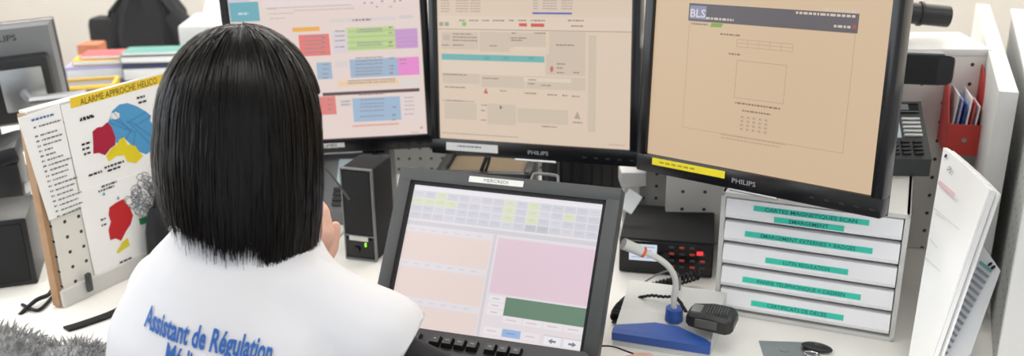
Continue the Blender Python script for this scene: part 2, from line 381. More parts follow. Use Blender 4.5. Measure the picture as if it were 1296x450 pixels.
MB().box((.004, -.016, zT/2), (.02, .034, zT), bev=.002).build('end_post', WHITE, p2)
MB().box((L2/2, -.016, zT), (L2, .034, .008), bev=.002).build('top_cap', WHITE, p2)
# back partition on the right with a deep ledge
B1, B2 = atz(1150, 63, zT), atz(1252, 63.5, zT); dvb = (B2-B1).normalized(); yawB = math.atan2(dvb.y, dvb.x)
MBk = Matrix.Translation((B2.x, B2.y, D0)) @ Matrix.Rotation(yawB, 4, 'Z')
pegB = peg_mat('pegboard_back', rgb(214, 211, 206), .042, .036, .0035, .1, .4)
bp = thing('ledge_divider', 'white pegboard back divider with deep ledge behind the right monitor', 'partition', MBk)
MB().box((-.28, .008, zT/2), (.56, .016, zT-.006)).build('pegboard', pegB, bp, smooth=False)
MB().box((-.28, .078, zT-.004), (.57, .160, .012), bev=.002).build('ledge', WHITE, bp)
# back pegboards under the monitors
pegD = peg_mat('pegboard_mid', rgb(176, 176, 172), .026, .026, .0034)
c0 = Vector((-.62, 2.17, D0)); bk = thing('pegboard_panel', 'grey pegboard panel behind the left and centre monitors', 'partition', c0)
MB().box((.40, .01, .17), (.86, .018, .34)).build('board', pegD, bk, smooth=False)
MB().box((.40, .01, .345), (.87, .03, .012), bev=.002).build('top_cap', WHITE, bk)
q0 = atd(806, 240, 1.95); rk = thing('short_pegboard', 'short grey pegboard panel behind the radio unit', 'partition', T(q0.x, q0.y, D0, R(-6)))
MB().box((.15, .01, .14), (.30, .016, .28)).build('board', pegD, rk, smooth=False)
MB().box((.15, .01, .002), (.30, .024, .004)).build('foot_rail', MGREY, rk)

# ================================================================== monitors
def monitor(name, label, W, H, M, fill, bz=.016, bb=.03, sticker=None, depth=.05, logo=None):
    t = thing(name, label, 'monitor', M)
    z0, z1 = -bb, H+bz; x1 = W/2+bz
    f = MB(); yc = .012
    f.box((0, yc, (z0+0)/2+.0), (2*x1, .03, bb), bev=.004); f.box((0, yc, H+bz/2), (2*x1, .03, bz), bev=.003)
    f.box((-W/2-bz/2, yc, H/2), (bz, .03, H+.006), bev=.003); f.box((W/2+bz/2, yc, H/2), (bz, .03, H+.006), bev=.003)
    f.build('bezel', GLOSSB, t)
    b = MB(); rr = []
    for y, k in ((.024, 1.0), (.034, .985), (.05, .9), (.062, .74)):
        a, c = x1*k, (z1-z0)/2*k; zc = (z0+z1)/2
        rr.append([V(-a, y, zc-c), V(a, y, zc-c), V(a, y, zc+c), V(-a, y, zc+c)])
    b.loft(rr).build('back_housing', BLACK, t, smooth=False)
    g = G(M, fill['bg'], fill.get('pale', .2)); g.rect(-W/2, 0, W/2, H, fill['bg'], 0); fill['fn'](g, W, H)
    g.build('screen', SCREEN, t, Matrix.Translation((0, .004, 0)))
    lg = G(M); lg.text('PHILIPS', (logo or 0), -bb*.62, .0072, (150, 152, 156), 2, w=.040, align='CENTER', bold=.01); lg.build('brand_lettering', PRINT, t, Matrix.Translation((0, -.0037, 0)))
    gb = MB()
    for k in range(5): gb.box((W*.28+k*.022, -.0035, -bb*.6), (.008, .002, .003), bev=.0005)
    gb.build('buttons', BLACK, t)
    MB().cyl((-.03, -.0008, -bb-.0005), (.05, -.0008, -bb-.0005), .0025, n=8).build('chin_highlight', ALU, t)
    return t
def stand(t, M, H, y=.11):
    # column and foot; the foot rests on the desk
    o = M @ V(0, y, H*.5); inv = M.inverted()
    base = V(o.x, o.y, D0)
    lb = MB().cyl(inv@base, inv@V(o.x, o.y, o.z+.04), .018, n=14); lb.build('stand_column', BLACK, t)
    MB().cyl(inv@base, inv@(base+V(0, 0, .014)), .075, .07, n=28).build('stand_base', BLACK, t)
    MB().box((0, (y+.06)/2, H*.5), (.09, y-.05, .09), bev=.006).build('mount', BLACK, t)

# left screen -------------------------------------------------
ML_ = T(-.365, 1.926, D0+.166, R(5.3), R(-.3), R(.97))
def fill_left(g, W, H):
    g.prect((286, -12), (316, 5), (196, 200, 222), 1); g.prect((289, 4), (329, 27), (62, 158, 178), 2)
    g.prect((296, -6), (312, 0), (224, 150, 160), 2); g.dash((301, 18), (314, 18), .004, (190, 225, 228))
    g.prect((330, -12), (531, 2), (232, 218, 218), 1)
    for x0, x1, y in ((336, 445, 11), (372, 448, 14), (340, 372, 18), (342, 360, 24), (338, 350, 12)): g.dash((x0, y), (x1, y-3), .0022, (176, 160, 160))
    for x, y in ((460, 4), (469, 4), (482, 2), (476, 9), (493, 9), (498, 2), (505, 1)): g.dash((x, y), (x+3, y), .003, (110, 90, 100))
    g.prect((418, 29), (500, 21), (214, 208, 206), 2); g.dash((446, 26), (470, 25), .004, (96, 84, 90)); g.prect((505, 24), (522, 19), (205, 200, 205), 2)
    rows = [
        ((370, 41), (404, 34), (240, 160, 40)), ((380, 72), (416, 43), (226, 92, 86)), ((440, 65), (499, 33), (176, 214, 128)), ((501, 62), (528, 36), (190, 136, 206)), ((422, 68), (440, 38), (216, 208, 216)),
        ((402, 101), (419, 79), (134, 172, 206)), ((444, 99), (503, 73), (134, 172, 206)), ((504, 96), (530, 72), (232, 116, 208)), ((424, 86), (440, 78), (214, 208, 210)), ((428, 110), (504, 100), (238, 202, 150)), ((507, 107), (530, 101), (214, 220, 218)),
        ((406, 146), (424, 122), (222, 100, 96)), ((448, 155), (506, 122), (134, 176, 212)), ((508, 150), (531, 119), (228, 214, 214)), ((430, 136), (446, 126), (216, 206, 206))]
    for a, b, c in rows: g.prect(a, b, c, 2)
    g.prect((408, 118), (531, 116), (44, 30, 36), 2); g.dash((454, 120), (486, 118.5), .0036, (90, 76, 82), 3)
    for x0, x1, ys in ((452, 484, (38, 41, 55, 58)), (450, 484, (74, 78, 82, 87, 91, 95)), (456, 486, (127, 132, 136, 141, 148)), (386, 408, (47, 52, 57, 62, 67)), (506, 514, (76, 81)), (440, 500, (103, 106)), (512, 524, (124, 129, 134, 139, 145)), (424, 436, (40, 46, 52, 60)), (408, 416, (82, 88, 94, 99)), (432, 443, (129, 133))):
        for y in ys: g.dash((x0, y), (x1, y-1.5), .0024, (92, 96, 116) if x0 != 512 else (150, 140, 140), 3)
    for x, ys in ((497, (35, 42, 54, 58)), (498, (74, 84, 88, 93)), (501, (136, 146, 152)), (412, (48, 54, 60, 67)), (420, (127, 133, 139))):
        for y in ys: g.dash((x-5, y), (x, y), .003, (92, 84, 100), 3)
    for y in (48, 53, 58): g.prect((502, y+.4), (527, y), (170, 118, 188), 3)
    for k in range(4): g.prect((440, 39+7*k+.4), (499, 39+7*k), (158, 196, 112), 3)
    g.prect((446, 159), (505, 158), (224, 150, 130), 2); g.dash((532, 162), (535, 162), .004, (200, 80, 80)); g.dash((520, 168), (530, 168), .002, (150, 140, 140))
mon = monitor('monitor', 'black monitor partly behind the person, showing coloured schedule tables', .376, .301, ML_, dict(bg=(231, 213, 206), fn=fill_left, pale=.3), logo=-.02)
stand(mon, ML_, .301)
g = G(ML_); a = g.px(411, 186.5); b = g.px(436, 179.5); g.rect(a[0]-.035, a[1], b[0], b[1], (222, 222, 220), 1); g.dash((414, 183), (426, 182), .003, (110, 110, 115), 2); g.build('sticker', PRINT, mon, Matrix.Translation((0, -.0037, 0)))
# centre screen -----------------------------------------------
MC_ = T(.035, 1.696, D0+.224, R(-22.7), R(7.1), R(2.8))
def fill_centre(g, W, H):
    L = (168, 148, 134); Dk = (120, 104, 98); P = (204, 188, 170)
    g.prect((551, -12), (800, 18), (218, 198, 178), 1)
    for i in range(7):
        y = -6+i*3.4
        g.dash((557, y), (568, y), .0022, L); g.dash((576, y), (592, y), .0022, L); g.dash((594, y), (607, y), .0022, L)
        if i < 6: g.dash((674, y), (680, y), .0022, L); g.dash((686, y), (704, y), .0022, L); g.dash((710, y), (724, y), .0022, L)
    g.prect((673, 18), (723, 16), (70, 84, 170), 3); g.prect((673, 16), (723, -4), (214, 197, 182), 2)
    p_ = g.px(555, 37); g.rect(-W/2, p_[1], W/2, p_[1]+.0012, (150, 134, 120), 3); g.rect(-W/2, p_[1], W/2, g.px(555, 20)[1], (223, 205, 186), 1)
    for x, w_ in ((580, 8), (593, 11), (609, 9), (623, 15), (643, 7), (655, 11), (671, 18), (718, 20)): g.dash((x, 26), (x+w_, 26), .0026, Dk)
    g.prect((584, 33), (589, 28), (110, 190, 90), 3); g.prect((656, 33.5), (666, 29.5), (206, 66, 62), 3); g.prect((671, 34), (688, 30), (206, 62, 58), 3)
    g.prect((555, 33), (560, 28), (150, 150, 130), 3); g.prect((562, 33), (567, 28), (140, 150, 130), 3); g.dash((722, 33), (738, 33), .0024, Dk)
    for a, b in (((558, 62), (604, 41)), ((606, 65), (644, 41)), ((644, 60), (690, 42)), ((694, 69), (740, 41)), ((690, 95), (740, 70)), ((743, 167), (754, 45)), ((559, 105), (606, 93)), ((608, 110), (663, 97)), ((665, 112), (740, 99)),
                 ((562, 150), (602, 131)), ((616, 157), (652, 133)), ((654, 155), (718, 140))): g.prect(a, b, P, 1)
    g.prect((560, 51), (568, 44), (190, 172, 158), 2)
    for x0, x1, y in ((572, 596, 43), (572, 603, 47), (572, 603, 51), (572, 586, 57), (558, 567, 57), (647, 652, 42), (645, 666, 48), (646, 660, 51), (703, 726, 57), (675, 690, 42), (704, 714, 81), (704, 712, 86), (704, 714, 92), (725, 732, 92), (668, 678, 101), (668, 676, 106), (684, 696, 108), (560, 590, 94), (610, 630, 99), (562, 588, 110), (632, 640, 115), (663, 678, 118), (692, 704, 120), (711, 718, 121), (723, 733, 122), (685, 704, 160), (608, 615, 133), (608, 613, 140), (608, 614, 152), (562, 585, 127), (724, 736, 155), (619, 628, 58)):
        g.dash((x0, y), (x1, y), .0024, Dk)
    g.prect((558, 75.5), (688, 71.5), (88, 172, 178), 3); g.prect((558, 92), (688, 76), (222, 205, 186), 2); g.prect((650, 64), (690, 60), (220, 204, 186), 2)
    for x in (612, 636, 668): g.prect((x, 75.5), (x+7, 72), (74, 160, 150), 4)
    g.ppoly([(696, 91), (695, 86), (698, 83), (700, 87), (698, 92)], (190, 90, 90), 3); g.ppoly([(611, 118), (614, 111), (617, 119)], (190, 90, 90), 3); g.ppoly([(726, 150), (730, 141), (734, 151)], (168, 152, 140), 3)
    g.ppoly([(632, 133), (635, 137), (633, 137), (632, 139)], (50, 44, 44), 4)
    g.prect((662, 103), (722, 100), (224, 206, 188), 2)
    g.dash((559, 168), (655, 174), .0022, L); g.dash((559, 127), (600, 128), .002, L); g.dash((770, 183), (790, 184), .002, (190, 150, 140))
mon = monitor('monitor', 'black middle monitor above the touch screen, showing a beige form', .376, .301, MC_, dict(bg=(220, 200, 180), fn=fill_centre), logo=onplane(MC_, 682, 190)[0])
stand(mon, MC_, .301)
g = G(MC_); a = g.px(566, 189); b = g.px(631, 182); g.rect(a[0], a[1], b[0], b[1]-.002, (214, 216, 216), 1); g.dash((580, 184), (610, 187), .003, (110, 116, 130), 2); g.build('sticker', PRINT, mon, Matrix.Translation((0, -.0037, 0)))
# right screen ------------------------------------------------
k = .955
MR_ = T(.358, 1.372, D0+.278, R(-43), R(6.2), R(2.9)); WR, HR = .376, .301
def fill_right(g, W, H):
    L = (176, 150, 124); Dk = (118, 98, 84)
    ln = lambda a, b, w=.0009, c=L: g.line(g.px(*a), g.px(*b), w, c, 2)
    a, b = g.px(871, 3), g.px(1084, 40); z0 = g.px(871, 26)[1]; g.rect(a[0], z0, b[0], a[1]-.001, (66, 66, 78), 1)
    a2 = g.px(871, 26); b2 = g.px(893, 8); g.rect(a2[0], a2[1]+.003, b2[0], b2[1], (120, 128, 170), 2); g.text('BLS', a2[0]+.001, a2[1]+.006, .012, (214, 208, 214), 3, w=b2[0]-a2[0]-.002, bold=.02)
    for a, b in (((1043, 12), (1084, 15)), ((1006, 16), (1082, 22)), ((1054, 33), (1076, 36)), ((892, 23), (927, 26))): g.dash(a, b, .0034, (206, 196, 190))
    c = g.px(1080, 34); g.poly(ellipse(c[0], c[1], .003, .003), (170, 44, 60), 3)
    g.ppoly([(897, 34), (899, 29), (914, 30), (911, 35)], (110, 160, 60), 2); g.prect((872, 31), (896, 28), (196, 172, 146), 1); g.dash((874, 30), (894, 31), .002, Dk)
    z_b = g.px(860, 161)[1]; xl, xr = g.px(871, 26)[0], g.px(1082, 40)[0]; g.frame(xl, z_b, xr, g.px(871, 26)[1], .0008, L)
    g.dash((910, 43), (935, 44), .0026, Dk); g.dash((921, 68), (936, 69), .0026, Dk)
    a, b = g.px(931, 50), g.px(1001, 66)
    for k in range(6): x = a[0]+(b[0]-a[0])*k/5; g.rect(x, b[1], x+.0008, a[1], L, 2)
    for k in range(3): z = a[1]+(b[1]-a[1])*k/2; g.rect(a[0], z, b[0], z+.0008, L, 2)
    a, b = g.px(931, 76), g.px(990, 132); g.frame(a[0], b[1], b[0], a[1], .0009, L)
    g.dash((929, 130), (986, 139), .0028, Dk); g.dash((938, 140), (974, 144), .0026, Dk)
    a, b = g.px(936, 146), g.px(972, 172)
    for i in range(5):
        for j in range(4):
            x = a[0]+(b[0]-a[0])*i/5; z = a[1]+(b[1]-a[1])*(j+1)/4; g.rect(x, z+.0015, x+.0062, z+.006, (196, 172, 148), 2); g.rect(x+.001, z+.003, x+.004, z+.0048, (156, 134, 118), 3)
    g.dash((911, 170), (992, 184), .002, L); g.dash((911, 174), (985, 184), .002, L)
    g.rect(-W/2, H*.925, W/2, H, (212, 190, 162), 1)
mon = monitor('monitor', 'large tilted black right monitor above the drawer box, tan web page on screen', WR, HR, MR_, dict(bg=(211, 184, 152), fn=fill_right), bz=.017, bb=.030, logo=onplane(MR_, 943, 228)[0])
g = G(MR_); a = g.px(827, 205); b = g.px(918, 223); g.rect(a[0], a[1]-.003, b[0]+.001, a[1]+.0085, (236, 218, 46), 1); [g.rect(a[0]+.014+.0115*q, a[1]+.0012, a[0]+.0225+.0115*q, a[1]+.0042, (176, 156, 44), 2) for q in range(6)]; g.build('sticker', PRINT, mon, Matrix.Translation((0, -.0037, 0)))
# arm of the right monitor: two links to a post clamped on the ledge
post = atz(1126, 52, zT); inv = MR_.inverted()
la = inv @ V(post.x, post.y, D0+zT); lt = inv @ V(post.x, post.y, D0+zT+.11); ce = V(0, .062, HR*.5)
MB().cyl(la, lt, .014, n=16).build('arm_post', BLACK, mon)
MB().cyl(inv@V(post.x, post.y, D0+zT), inv@V(post.x, post.y, D0+zT+.02), .03, n=20).build('arm_clamp', BLACK, mon)
j = inv @ V(post.x, post.y, D0+zT+.085)
MB().tube([ce, ce+V(.0, .05, 0), (ce+j)/2+V(0, .03, .02), j], .014, n=10).build('arm_link', BLACK, mon)
e0, e1 = inv@atd(1150, 16, 1.80), inv@atd(1200, 21, 1.80)
MB().cyl(e0, e1, .020, n=20).cyl(e0+(e1-e0)*.25, e0+(e1-e0)*.32, .023, n=20).build('arm_joint', BLACK, mon)

# ================================================================== touch screen
MT_ = T(-.053, 1.274, D0+.043, R(-20.2), R(34.0), R(.7)); WT, HT = .32, .24
ts = thing('touch_screen', 'dark grey reclined touch screen monitor in front of the keyboard, pastel panels on screen', 'monitor', MT_)
f = MB(); bz = .022
f.box((0, .008, HT+bz/2), (WT+2*bz, .03, bz), bev=.004); f.box((0, .008, -.012), (WT+2*bz, .03, .024), bev=.004)
for s in (-1, 1): f.box((s*(WT/2+bz/2), .008, HT/2), (bz, .03, HT+.01), bev=.004)
f.build('bezel', DGREY, ts)
f = MB(); ib = .004
f.box((0, .002, HT-ib/2), (WT, .012, ib)); f.box((0, .002, ib/2), (WT, .012, ib))
for s in (-1, 1): f.box((s*(WT/2-ib/2), .002, HT/2), (ib, .012, HT))
f.build('inner_rim', MATB, ts)
MB().loft([[V(-a, y, c0), V(a, y, c0), V(a, y, c1), V(-a, y, c1)] for y, a, c0, c1 in ((.023, .18, -.02, .258), (.05, .16, .0, .235), (.06, .12, .04, .2))]).build('back_housing', DGREY, ts, smooth=False)
mi = MT_.inverted()
hp = [atd(*p) for p in ((671, 222, 1.545), (673, 219, 1.55), (690, 220, 1.55), (714, 222, 1.55), (717, 226, 1.545))]
ax, az = -.5, 0
hx0, hx1 = .03, .075
MB().tube(spline([V(hx0, .02, HT+.02), V(hx0+.002, .022, HT+.034), V(hx0+.008, .022, HT+.038), V(hx1-.008, .022, HT+.038), V(hx1-.002, .022, HT+.034), V(hx1, .02, HT+.02)], 4), .0025, 8).build('handle', MGREY, ts)
# prop behind
pt = MT_ @ V(0, .055, .12); MB().box(mi@V(pt.x+.02, pt.y+.03, D0+.05), (.16, .05, .09), rot=mi.to_3x3().normalized(), bev=.004).build('prop', BLACK, ts)
MB().box(mi@(V(-.02, 1.40, D0+.006)), (.22, .16, .012), rot=mi.to_3x3().normalized() @ Matrix.Rotation(R(-17.3), 3, 'Z'), bev=.003).build('stand_base', BLACK, ts)
def fill_touch(g, W, H):
    X = lambda u: -W/2+W*u
    VA = ([0, .085, .305, .345, .575, .585, .785, .795, 1], [0, .055, .245, .30, .52, .525, .76, .768, 1])
    VB = ([0, .085, .305, .335, .36, .73, .745, .865, .872, .908, .922, .962, .9985, 1], [0, .055, .245, .29, .305, .662, .675, .79, .795, .835, .872, .92, .96, 1])
    Z = lambda v, u=.6: H*(1-float(np.interp(v, *(VA if u < .47 else VB))))
    rc = lambda u0, v0, u1, v1, c, l=1: g.rect(X(u0), Z(v1, u0), X(u1), Z(v0, u0), c, l)
    rc(0, 0, 1, 1, (226, 220, 226), 0)
    rc(.015, .03, .985, .075, (234, 232, 240))
    for i in range(16):
        for j_ in range(4):
            u = .02+i*.0602; v = .085+j_*.056
            c = (196, 198, 210); r_ = (i*7+j_*3) % 5
            if r_ == 0: c = (204, 206, 216)
            if (j_ == 1 and i < 4) or (j_ == 0 and i == 2) or (i == 8 and j_ < 3) or (i == 10 and j_ < 3) or (i == 13 and j_ == 1): c = (208, 220, 176)
            if j_ == 3 and i in (10, 11): c = (172, 182, 190)
            rc(u, v, u+.056, v+.05, c, 2); rc(u+.012, v+.016, u+.044, v+.024, tuple(x-14 for x in c), 3)
    rc(0, .315, 1, .335, (200, 198, 206), 1)
    rc(.475, .335, .49, 1, (206, 198, 206), 2)
    for v0, v1 in ((.38, .575), (.62, .785), (.83, 1.)): rc(.012, v0, .468, v1, (232, 208, 198), 1)
    for v0 in (.345, .585, .795): rc(.012, v0, .468, v0+.03, (224, 220, 224), 2); [rc(.03+.06*q, v0+.010, .055+.06*q, v0+.018, (204, 200, 206), 3) for q in range(7)]
    rc(.5, .36, .99, .73, (224, 190, 206), 1); rc(.5, .345, .99, .362, (222, 216, 224), 2)
    rc(.5, .735, .995, 1, (226, 216, 220), 1)
    rc(.59, .745, .99, .865, (44, 92, 60), 2)
    for q in range(3): rc(.505, .745+q*.045, .585, .784+q*.045, (236, 230, 232), 3); rc(.525, .76+q*.045, .56, .768+q*.045, (190, 182, 190), 4)
    for q in range(4): rc(.592+q*.1, .872, .685+q*.1, .908, (236, 228, 232), 3); rc(.61+q*.1, .886, .66+q*.1, .893, (206, 188, 196), 4)
    for q, c in enumerate(((236, 230, 234), (116, 164, 222), (236, 226, 228))): rc(.505+q*.095, .922, .595+q*.095, .962, c, 3); rc(.525+q*.095, .938, .57+q*.095, .945, tuple(x-34 for x in c), 4)
    for q in range(3): rc(.505+q*.095, .966, .595+q*.095, .998, (234, 226, 230), 3)
    rc(.80, .92, .99, .925, (206, 200, 208), 3); rc(.805, .926, .885, .968, (238, 238, 242), 3); rc(.90, .926, .985, .968, (238, 238, 242), 3)
    for x, s in ((.845, 1), (.942, -1)):
        cx, cz = X(x), Z(.948); g.poly([(cx-.006*s, cz), (cx, cz+.004), (cx, cz-.004)][::s], (80, 84, 100), 4); g.rect(cx, cz-.0015, cx+.006*s, cz+.0015, (80, 84, 100), 4)
g = G(MT_, (234, 228, 231), .32); fill_touch(g, WT, HT); g.build('screen', SCREEN, ts, Matrix.Translation((0, .004, 0)))  # colours paled: washed ceiling reflection is painted into the display
g = G(MT_); a, b = g.px(596, 226), g.px(664, 236); g.rect(a[0], HT+.007, b[0], HT+.0165, (232, 232, 226), 1); g.text('MERCREDI', (a[0]+b[0])/2, HT+.0093, .0052, (110, 112, 112), 2, w=.040, align='CENTER'); g.build('day_label', PRINT, ts, Matrix.Translation((0, -.0077, 0)))

# ================================================================== keyboard
kr = atz(748, 446, .078); kl = atz(540, 416, .078); dk_ = (kr-kl); yk = math.atan2(dk_.y, dk_.x); KW, KD = .455, .155
MK = Matrix.Translation((kr.x, kr.y, D0+.078)) @ Matrix.Rotation(yk, 4, 'Z') @ Matrix.Rotation(R(17), 4, 'X')   # origin: rear right corner of the top
kb = thing('keyboard', 'black computer keyboard propped against the touch screen', 'keyboard', MK)
prof = [(-.008, 0), (-KW+.008, 0), (-KW, -.008), (-KW, -KD+.01), (-KW+.01, -KD), (-.01, -KD), (0, -KD+.01), (0, -.008)]
MB().prism(prof, -.02, 0).build('case', BLACK, kb, smooth=False)
def keymesh(w_, d):
    m = MB(); m.loft([[V(-w_/2, -d/2, 0), V(w_/2, -d/2, 0), V(w_/2, d/2, 0), V(-w_/2, d/2, 0)], [V(-w_/2+.0022, -d/2+.002, .0075), V(w_/2-.0022, -d/2+.002, .0075), V(w_/2-.0022, d/2-.0025, .0075), V(-w_/2+.0022, d/2-.0025, .0075)]]); return m.mesh('key', False)
KM = {}
KEYM = mat('key_plastic', rgb(30, 30, 31), .35)
kg = G(MK)
def key(cx, cy, w_=.0175, d=.0175, ch=None):
    kk = (round(w_, 4), d)
    if kk not in KM: KM[kk] = keymesh(*kk); KM[kk].materials.append(KEYM)
    o = bpy.data.objects.new('key', KM[kk]); COL.objects.link(o); o.parent = kb; o.location = (cx, cy, 0)
    if ch: legend.append((ch, cx, cy))
legend = []
u = .019; xR = -.012
np_rows = [['N', '/', '*', '-'], ['7', '8', '9', None], ['4', '5', '6', '+'], ['1', '2', '3', None], [None, '0', '.', 'E']]
x_np = xR-4*u; x_nav = x_np-.006-3*u; x_main = x_nav-.006
y0 = -.042
for r_, row in enumerate(np_rows):
    for c_, ch in enumerate(row):
        if ch: key(x_np+(c_+.5)*u, y0-(r_+.5)*u if ch not in '+E' else y0-(r_+.5)*u, ch=ch)
for c_, ch in enumerate(('Imp', 'Arr', 'Pse')): key(x_nav+(c_+.5)*u, -.022, ch=ch)
for r_ in range(2):
    for c_, ch in enumerate((('Ins', 'Hm', 'Pg'), ('Del', 'End', 'Pg'))[r_]): key(x_nav+(c_+.5)*u, y0-(r_+.5)*u, ch=ch)
key(x_nav+1.5*u, y0-3.5*u)
for c_ in range(3): key(x_nav+(c_+.5)*u, y0-4.5*u)
xf = x_main-.002
for b_, lab in enumerate((('F12', 'F11', 'F10', 'F9'), ('F8', 'F7', 'F6', 'F5'), ('F4', 'F3', 'F2', 'F1'))):
    for c_, ch in enumerate(lab): key(xf-(c_+.5)*u-b_*(4*u+.012), -.022, ch=ch)
key(xf-12.5*u-.048, -.022, ch='Esc')
for r_, (w0, n0) in enumerate(((.038, 13), (.028, 13), (.024, 13), (.044, 11), (.028, 3))):
    x = x_main; key(x-w0/2, y0-(r_+.5)*u, w0-.0015); x -= w0
    for c_ in range(n0):
        if r_ == 4 and c_ == 1: key(x-.055, y0-(r_+.5)*u, .11); x -= .11; continue
        if x-u < -KW+.012: break
        key(x-u/2, y0-(r_+.5)*u, ch=random.choice('AZERTYUIOPQSDFGHJKLM')); x -= u
tv, tf = [], []
for ch, cx, cy in legend:
    vv, ff = glyphs(ch); b_ = len(tv); h_ = .0038/.7 if len(ch) == 1 else .0026/.7
    wd_ = max(p[0] for p in vv)*h_
    tv += [(cx-wd_/2+p[0]*h_, cy-.001+p[1]*h_, .0078) for p in vv]; tf += [tuple(b_+i for i in f) for f in ff]
me = bpy.data.meshes.new('legends'); me.from_pydata(tv, [], tf); link('legends', me, mat('legend_white', rgb(200, 200, 198), .6), kb)
for s in (-.06, -KW+.06): MB().box((s, -.022, -.042), (.03, .008, .046), rot=Matrix.Rotation(R(-17), 3, 'X')).build('foot', BLACK, kb)

# ================================================================== speaker
a, b = atz(439, 326), atz(478, 331); ys = math.atan2((b-a).y, (b-a).x); MS = Matrix.Translation((a+b)/2) @ Matrix.Rotation(ys, 4, 'Z'); SW = (b-a).length
zs = onplane(MS, 452, 212)[1]
sp = thing('speaker', 'black upright desktop speaker with green power light beside the touch screen', 'speaker', MS)
tilt = Matrix.Rotation(R(-4), 4, 'X')
MB().box((0, .045, zs/2), (SW, .085, zs-.002), bev=.008).build('cabinet', MATB, sp)
f = MB(); e = .003
f.box((0, -.001, zs-e/2-.001), (SW, .008, e), bev=.001); f.box((0, -.001, e/2+.001), (SW, .008, e), bev=.001); f.box((0, -.001, zs*.27), (SW-.004, .006, .003), bev=.001)
for s in (-1, 1): f.box((s*(SW/2-e/2), -.001, zs/2), (e, .008, zs-.004), bev=.001)
f.build('silver_trim', MGREY, sp)
MB().box((0, -.002, zs*.63), (SW-.008, .006, zs*.68), bev=.003).build('grille', MATB, sp)
MB().box((0, -.001, zs*.14), (SW-.008, .005, zs*.22), bev=.002).cyl((-.008, -.008, zs*.12), (-.008, -.002, zs*.12), .007, n=18).build('control_plate', GLOSSB, sp)
MB().box((-.002, -.0045, zs*.245), (SW*.6, .0012, .009)).build('name_strip', LGREY, sp)
MB().box((.012, -.005, zs*.185), (.0025, .003, .007)).build('power_light', LEDG, sp)

# ================================================================== desk phones
def phone(name, label, M, w_=.16, d_=.17, dark=DGREY, lcd=(150, 165, 160)):
    t = thing(name, label, 'telephone', M)
    body = MB(); body.loft([[V(x, 0, 0), V(x, d_, 0), V(x, d_*.9, d_*.85), V(x, d_*.72, d_*.9), V(x, .0, .03)] for x in (0, w_)]).build('body', dark, t, smooth=False)
    # face plane from (0,.03) to (.72d,.9d)
    ang = math.atan2(d_*.9-.03, d_*.72); FM = Matrix.Translation((0, 0, .03)) @ Matrix.Rotation(ang, 4, 'X'); fl = math.hypot(d_*.72, d_*.9-.03)
    MB().box((w_*.5, fl*.86, .003), (w_*.9, fl*.16, .006), bev=.002).build('display_hood', GLOSSB, t, M=FM)
    MB().box((w_*.62, fl*.86, .0065), (w_*.42, fl*.10, .002)).build('top_strip', MGREY, t, M=FM)
    MB().box((w_*.58, fl*.52, .002), (w_*.26, fl*.34, .004), bev=.001).build('display', LENS_GLASS, t, M=FM)
    for i in range(5): MB().box((w_*.84, fl*.67-i*fl*.07, .003), (w_*.2, fl*.035, .006), bev=.001).build('line_key', LGREY, t, M=FM)
    for i in range(4):
        for j_ in range(4): MB().box((w_*.48+i*w_*.13, fl*.28-j_*fl*.065, .003), (w_*.10, fl*.042, .006), bev=.0015).build('key', BLACK, t, M=FM)
    h = MB(); hx = w_*.17
    h.tube(spline([V(hx, fl*.05, .022), V(hx, fl*.3, .038), V(hx, fl*.7, .038), V(hx, fl*.95, .022)], 5), .013, 10); h.ball((hx, fl*.1, .018), .023, (1, 1.1, .8)); h.ball((hx, fl*.9, .018), .023, (1, 1.1, .8)); h.build('handset', BLACK, t, M=FM)
    return t

# ================================================================== drawer box
bl, br = atz(903, 394.5), atz(1131, 433); yb = math.atan2((br-bl).y, (br-bl).x); BW = (br-bl).length
MBX = Matrix.Translation((bl+br)/2) @ Matrix.Rotation(yb, 4, 'Z'); BH, BD = .217, .33
bx = thing('drawer_box', 'white five drawer desk organiser with green labels under the right monitor', 'drawer unit', MBX)
f = MB(); th = .008
f.box((0, BD/2, BH-th/2), (BW, BD, th), bev=.002); f.box((0, BD/2, th/2), (BW, BD, th), bev=.002); f.box((0, BD-th/2, BH/2), (BW-.002, th, BH-.002))
for s in (-1, 1): f.box((s*(BW/2-th/2), BD/2, BH/2), (th, BD, BH), bev=.002)
f.build('casing', BOXG, bx)
dh = (BH-2*th)/5
labs = [[('CARTES MAGNETIQUES SCAN', (954, 262), (1100, 283), .10), ('EMARGEMENT', (980, 275), (1068, 292), .22)], [('EMARGEMENT EXTERNES + BADGES', (943, 293), (1104, 320), .13)], [('LUTIN REGULATION', (969, 326), (1073, 347), .22)], [('PANNE TELEPHONIQUE + CADREN', (940, 350), (1089, 379), .13)], [('CERTIFICATS DE DECES', (951, 379), (1067, 406), .18)]]
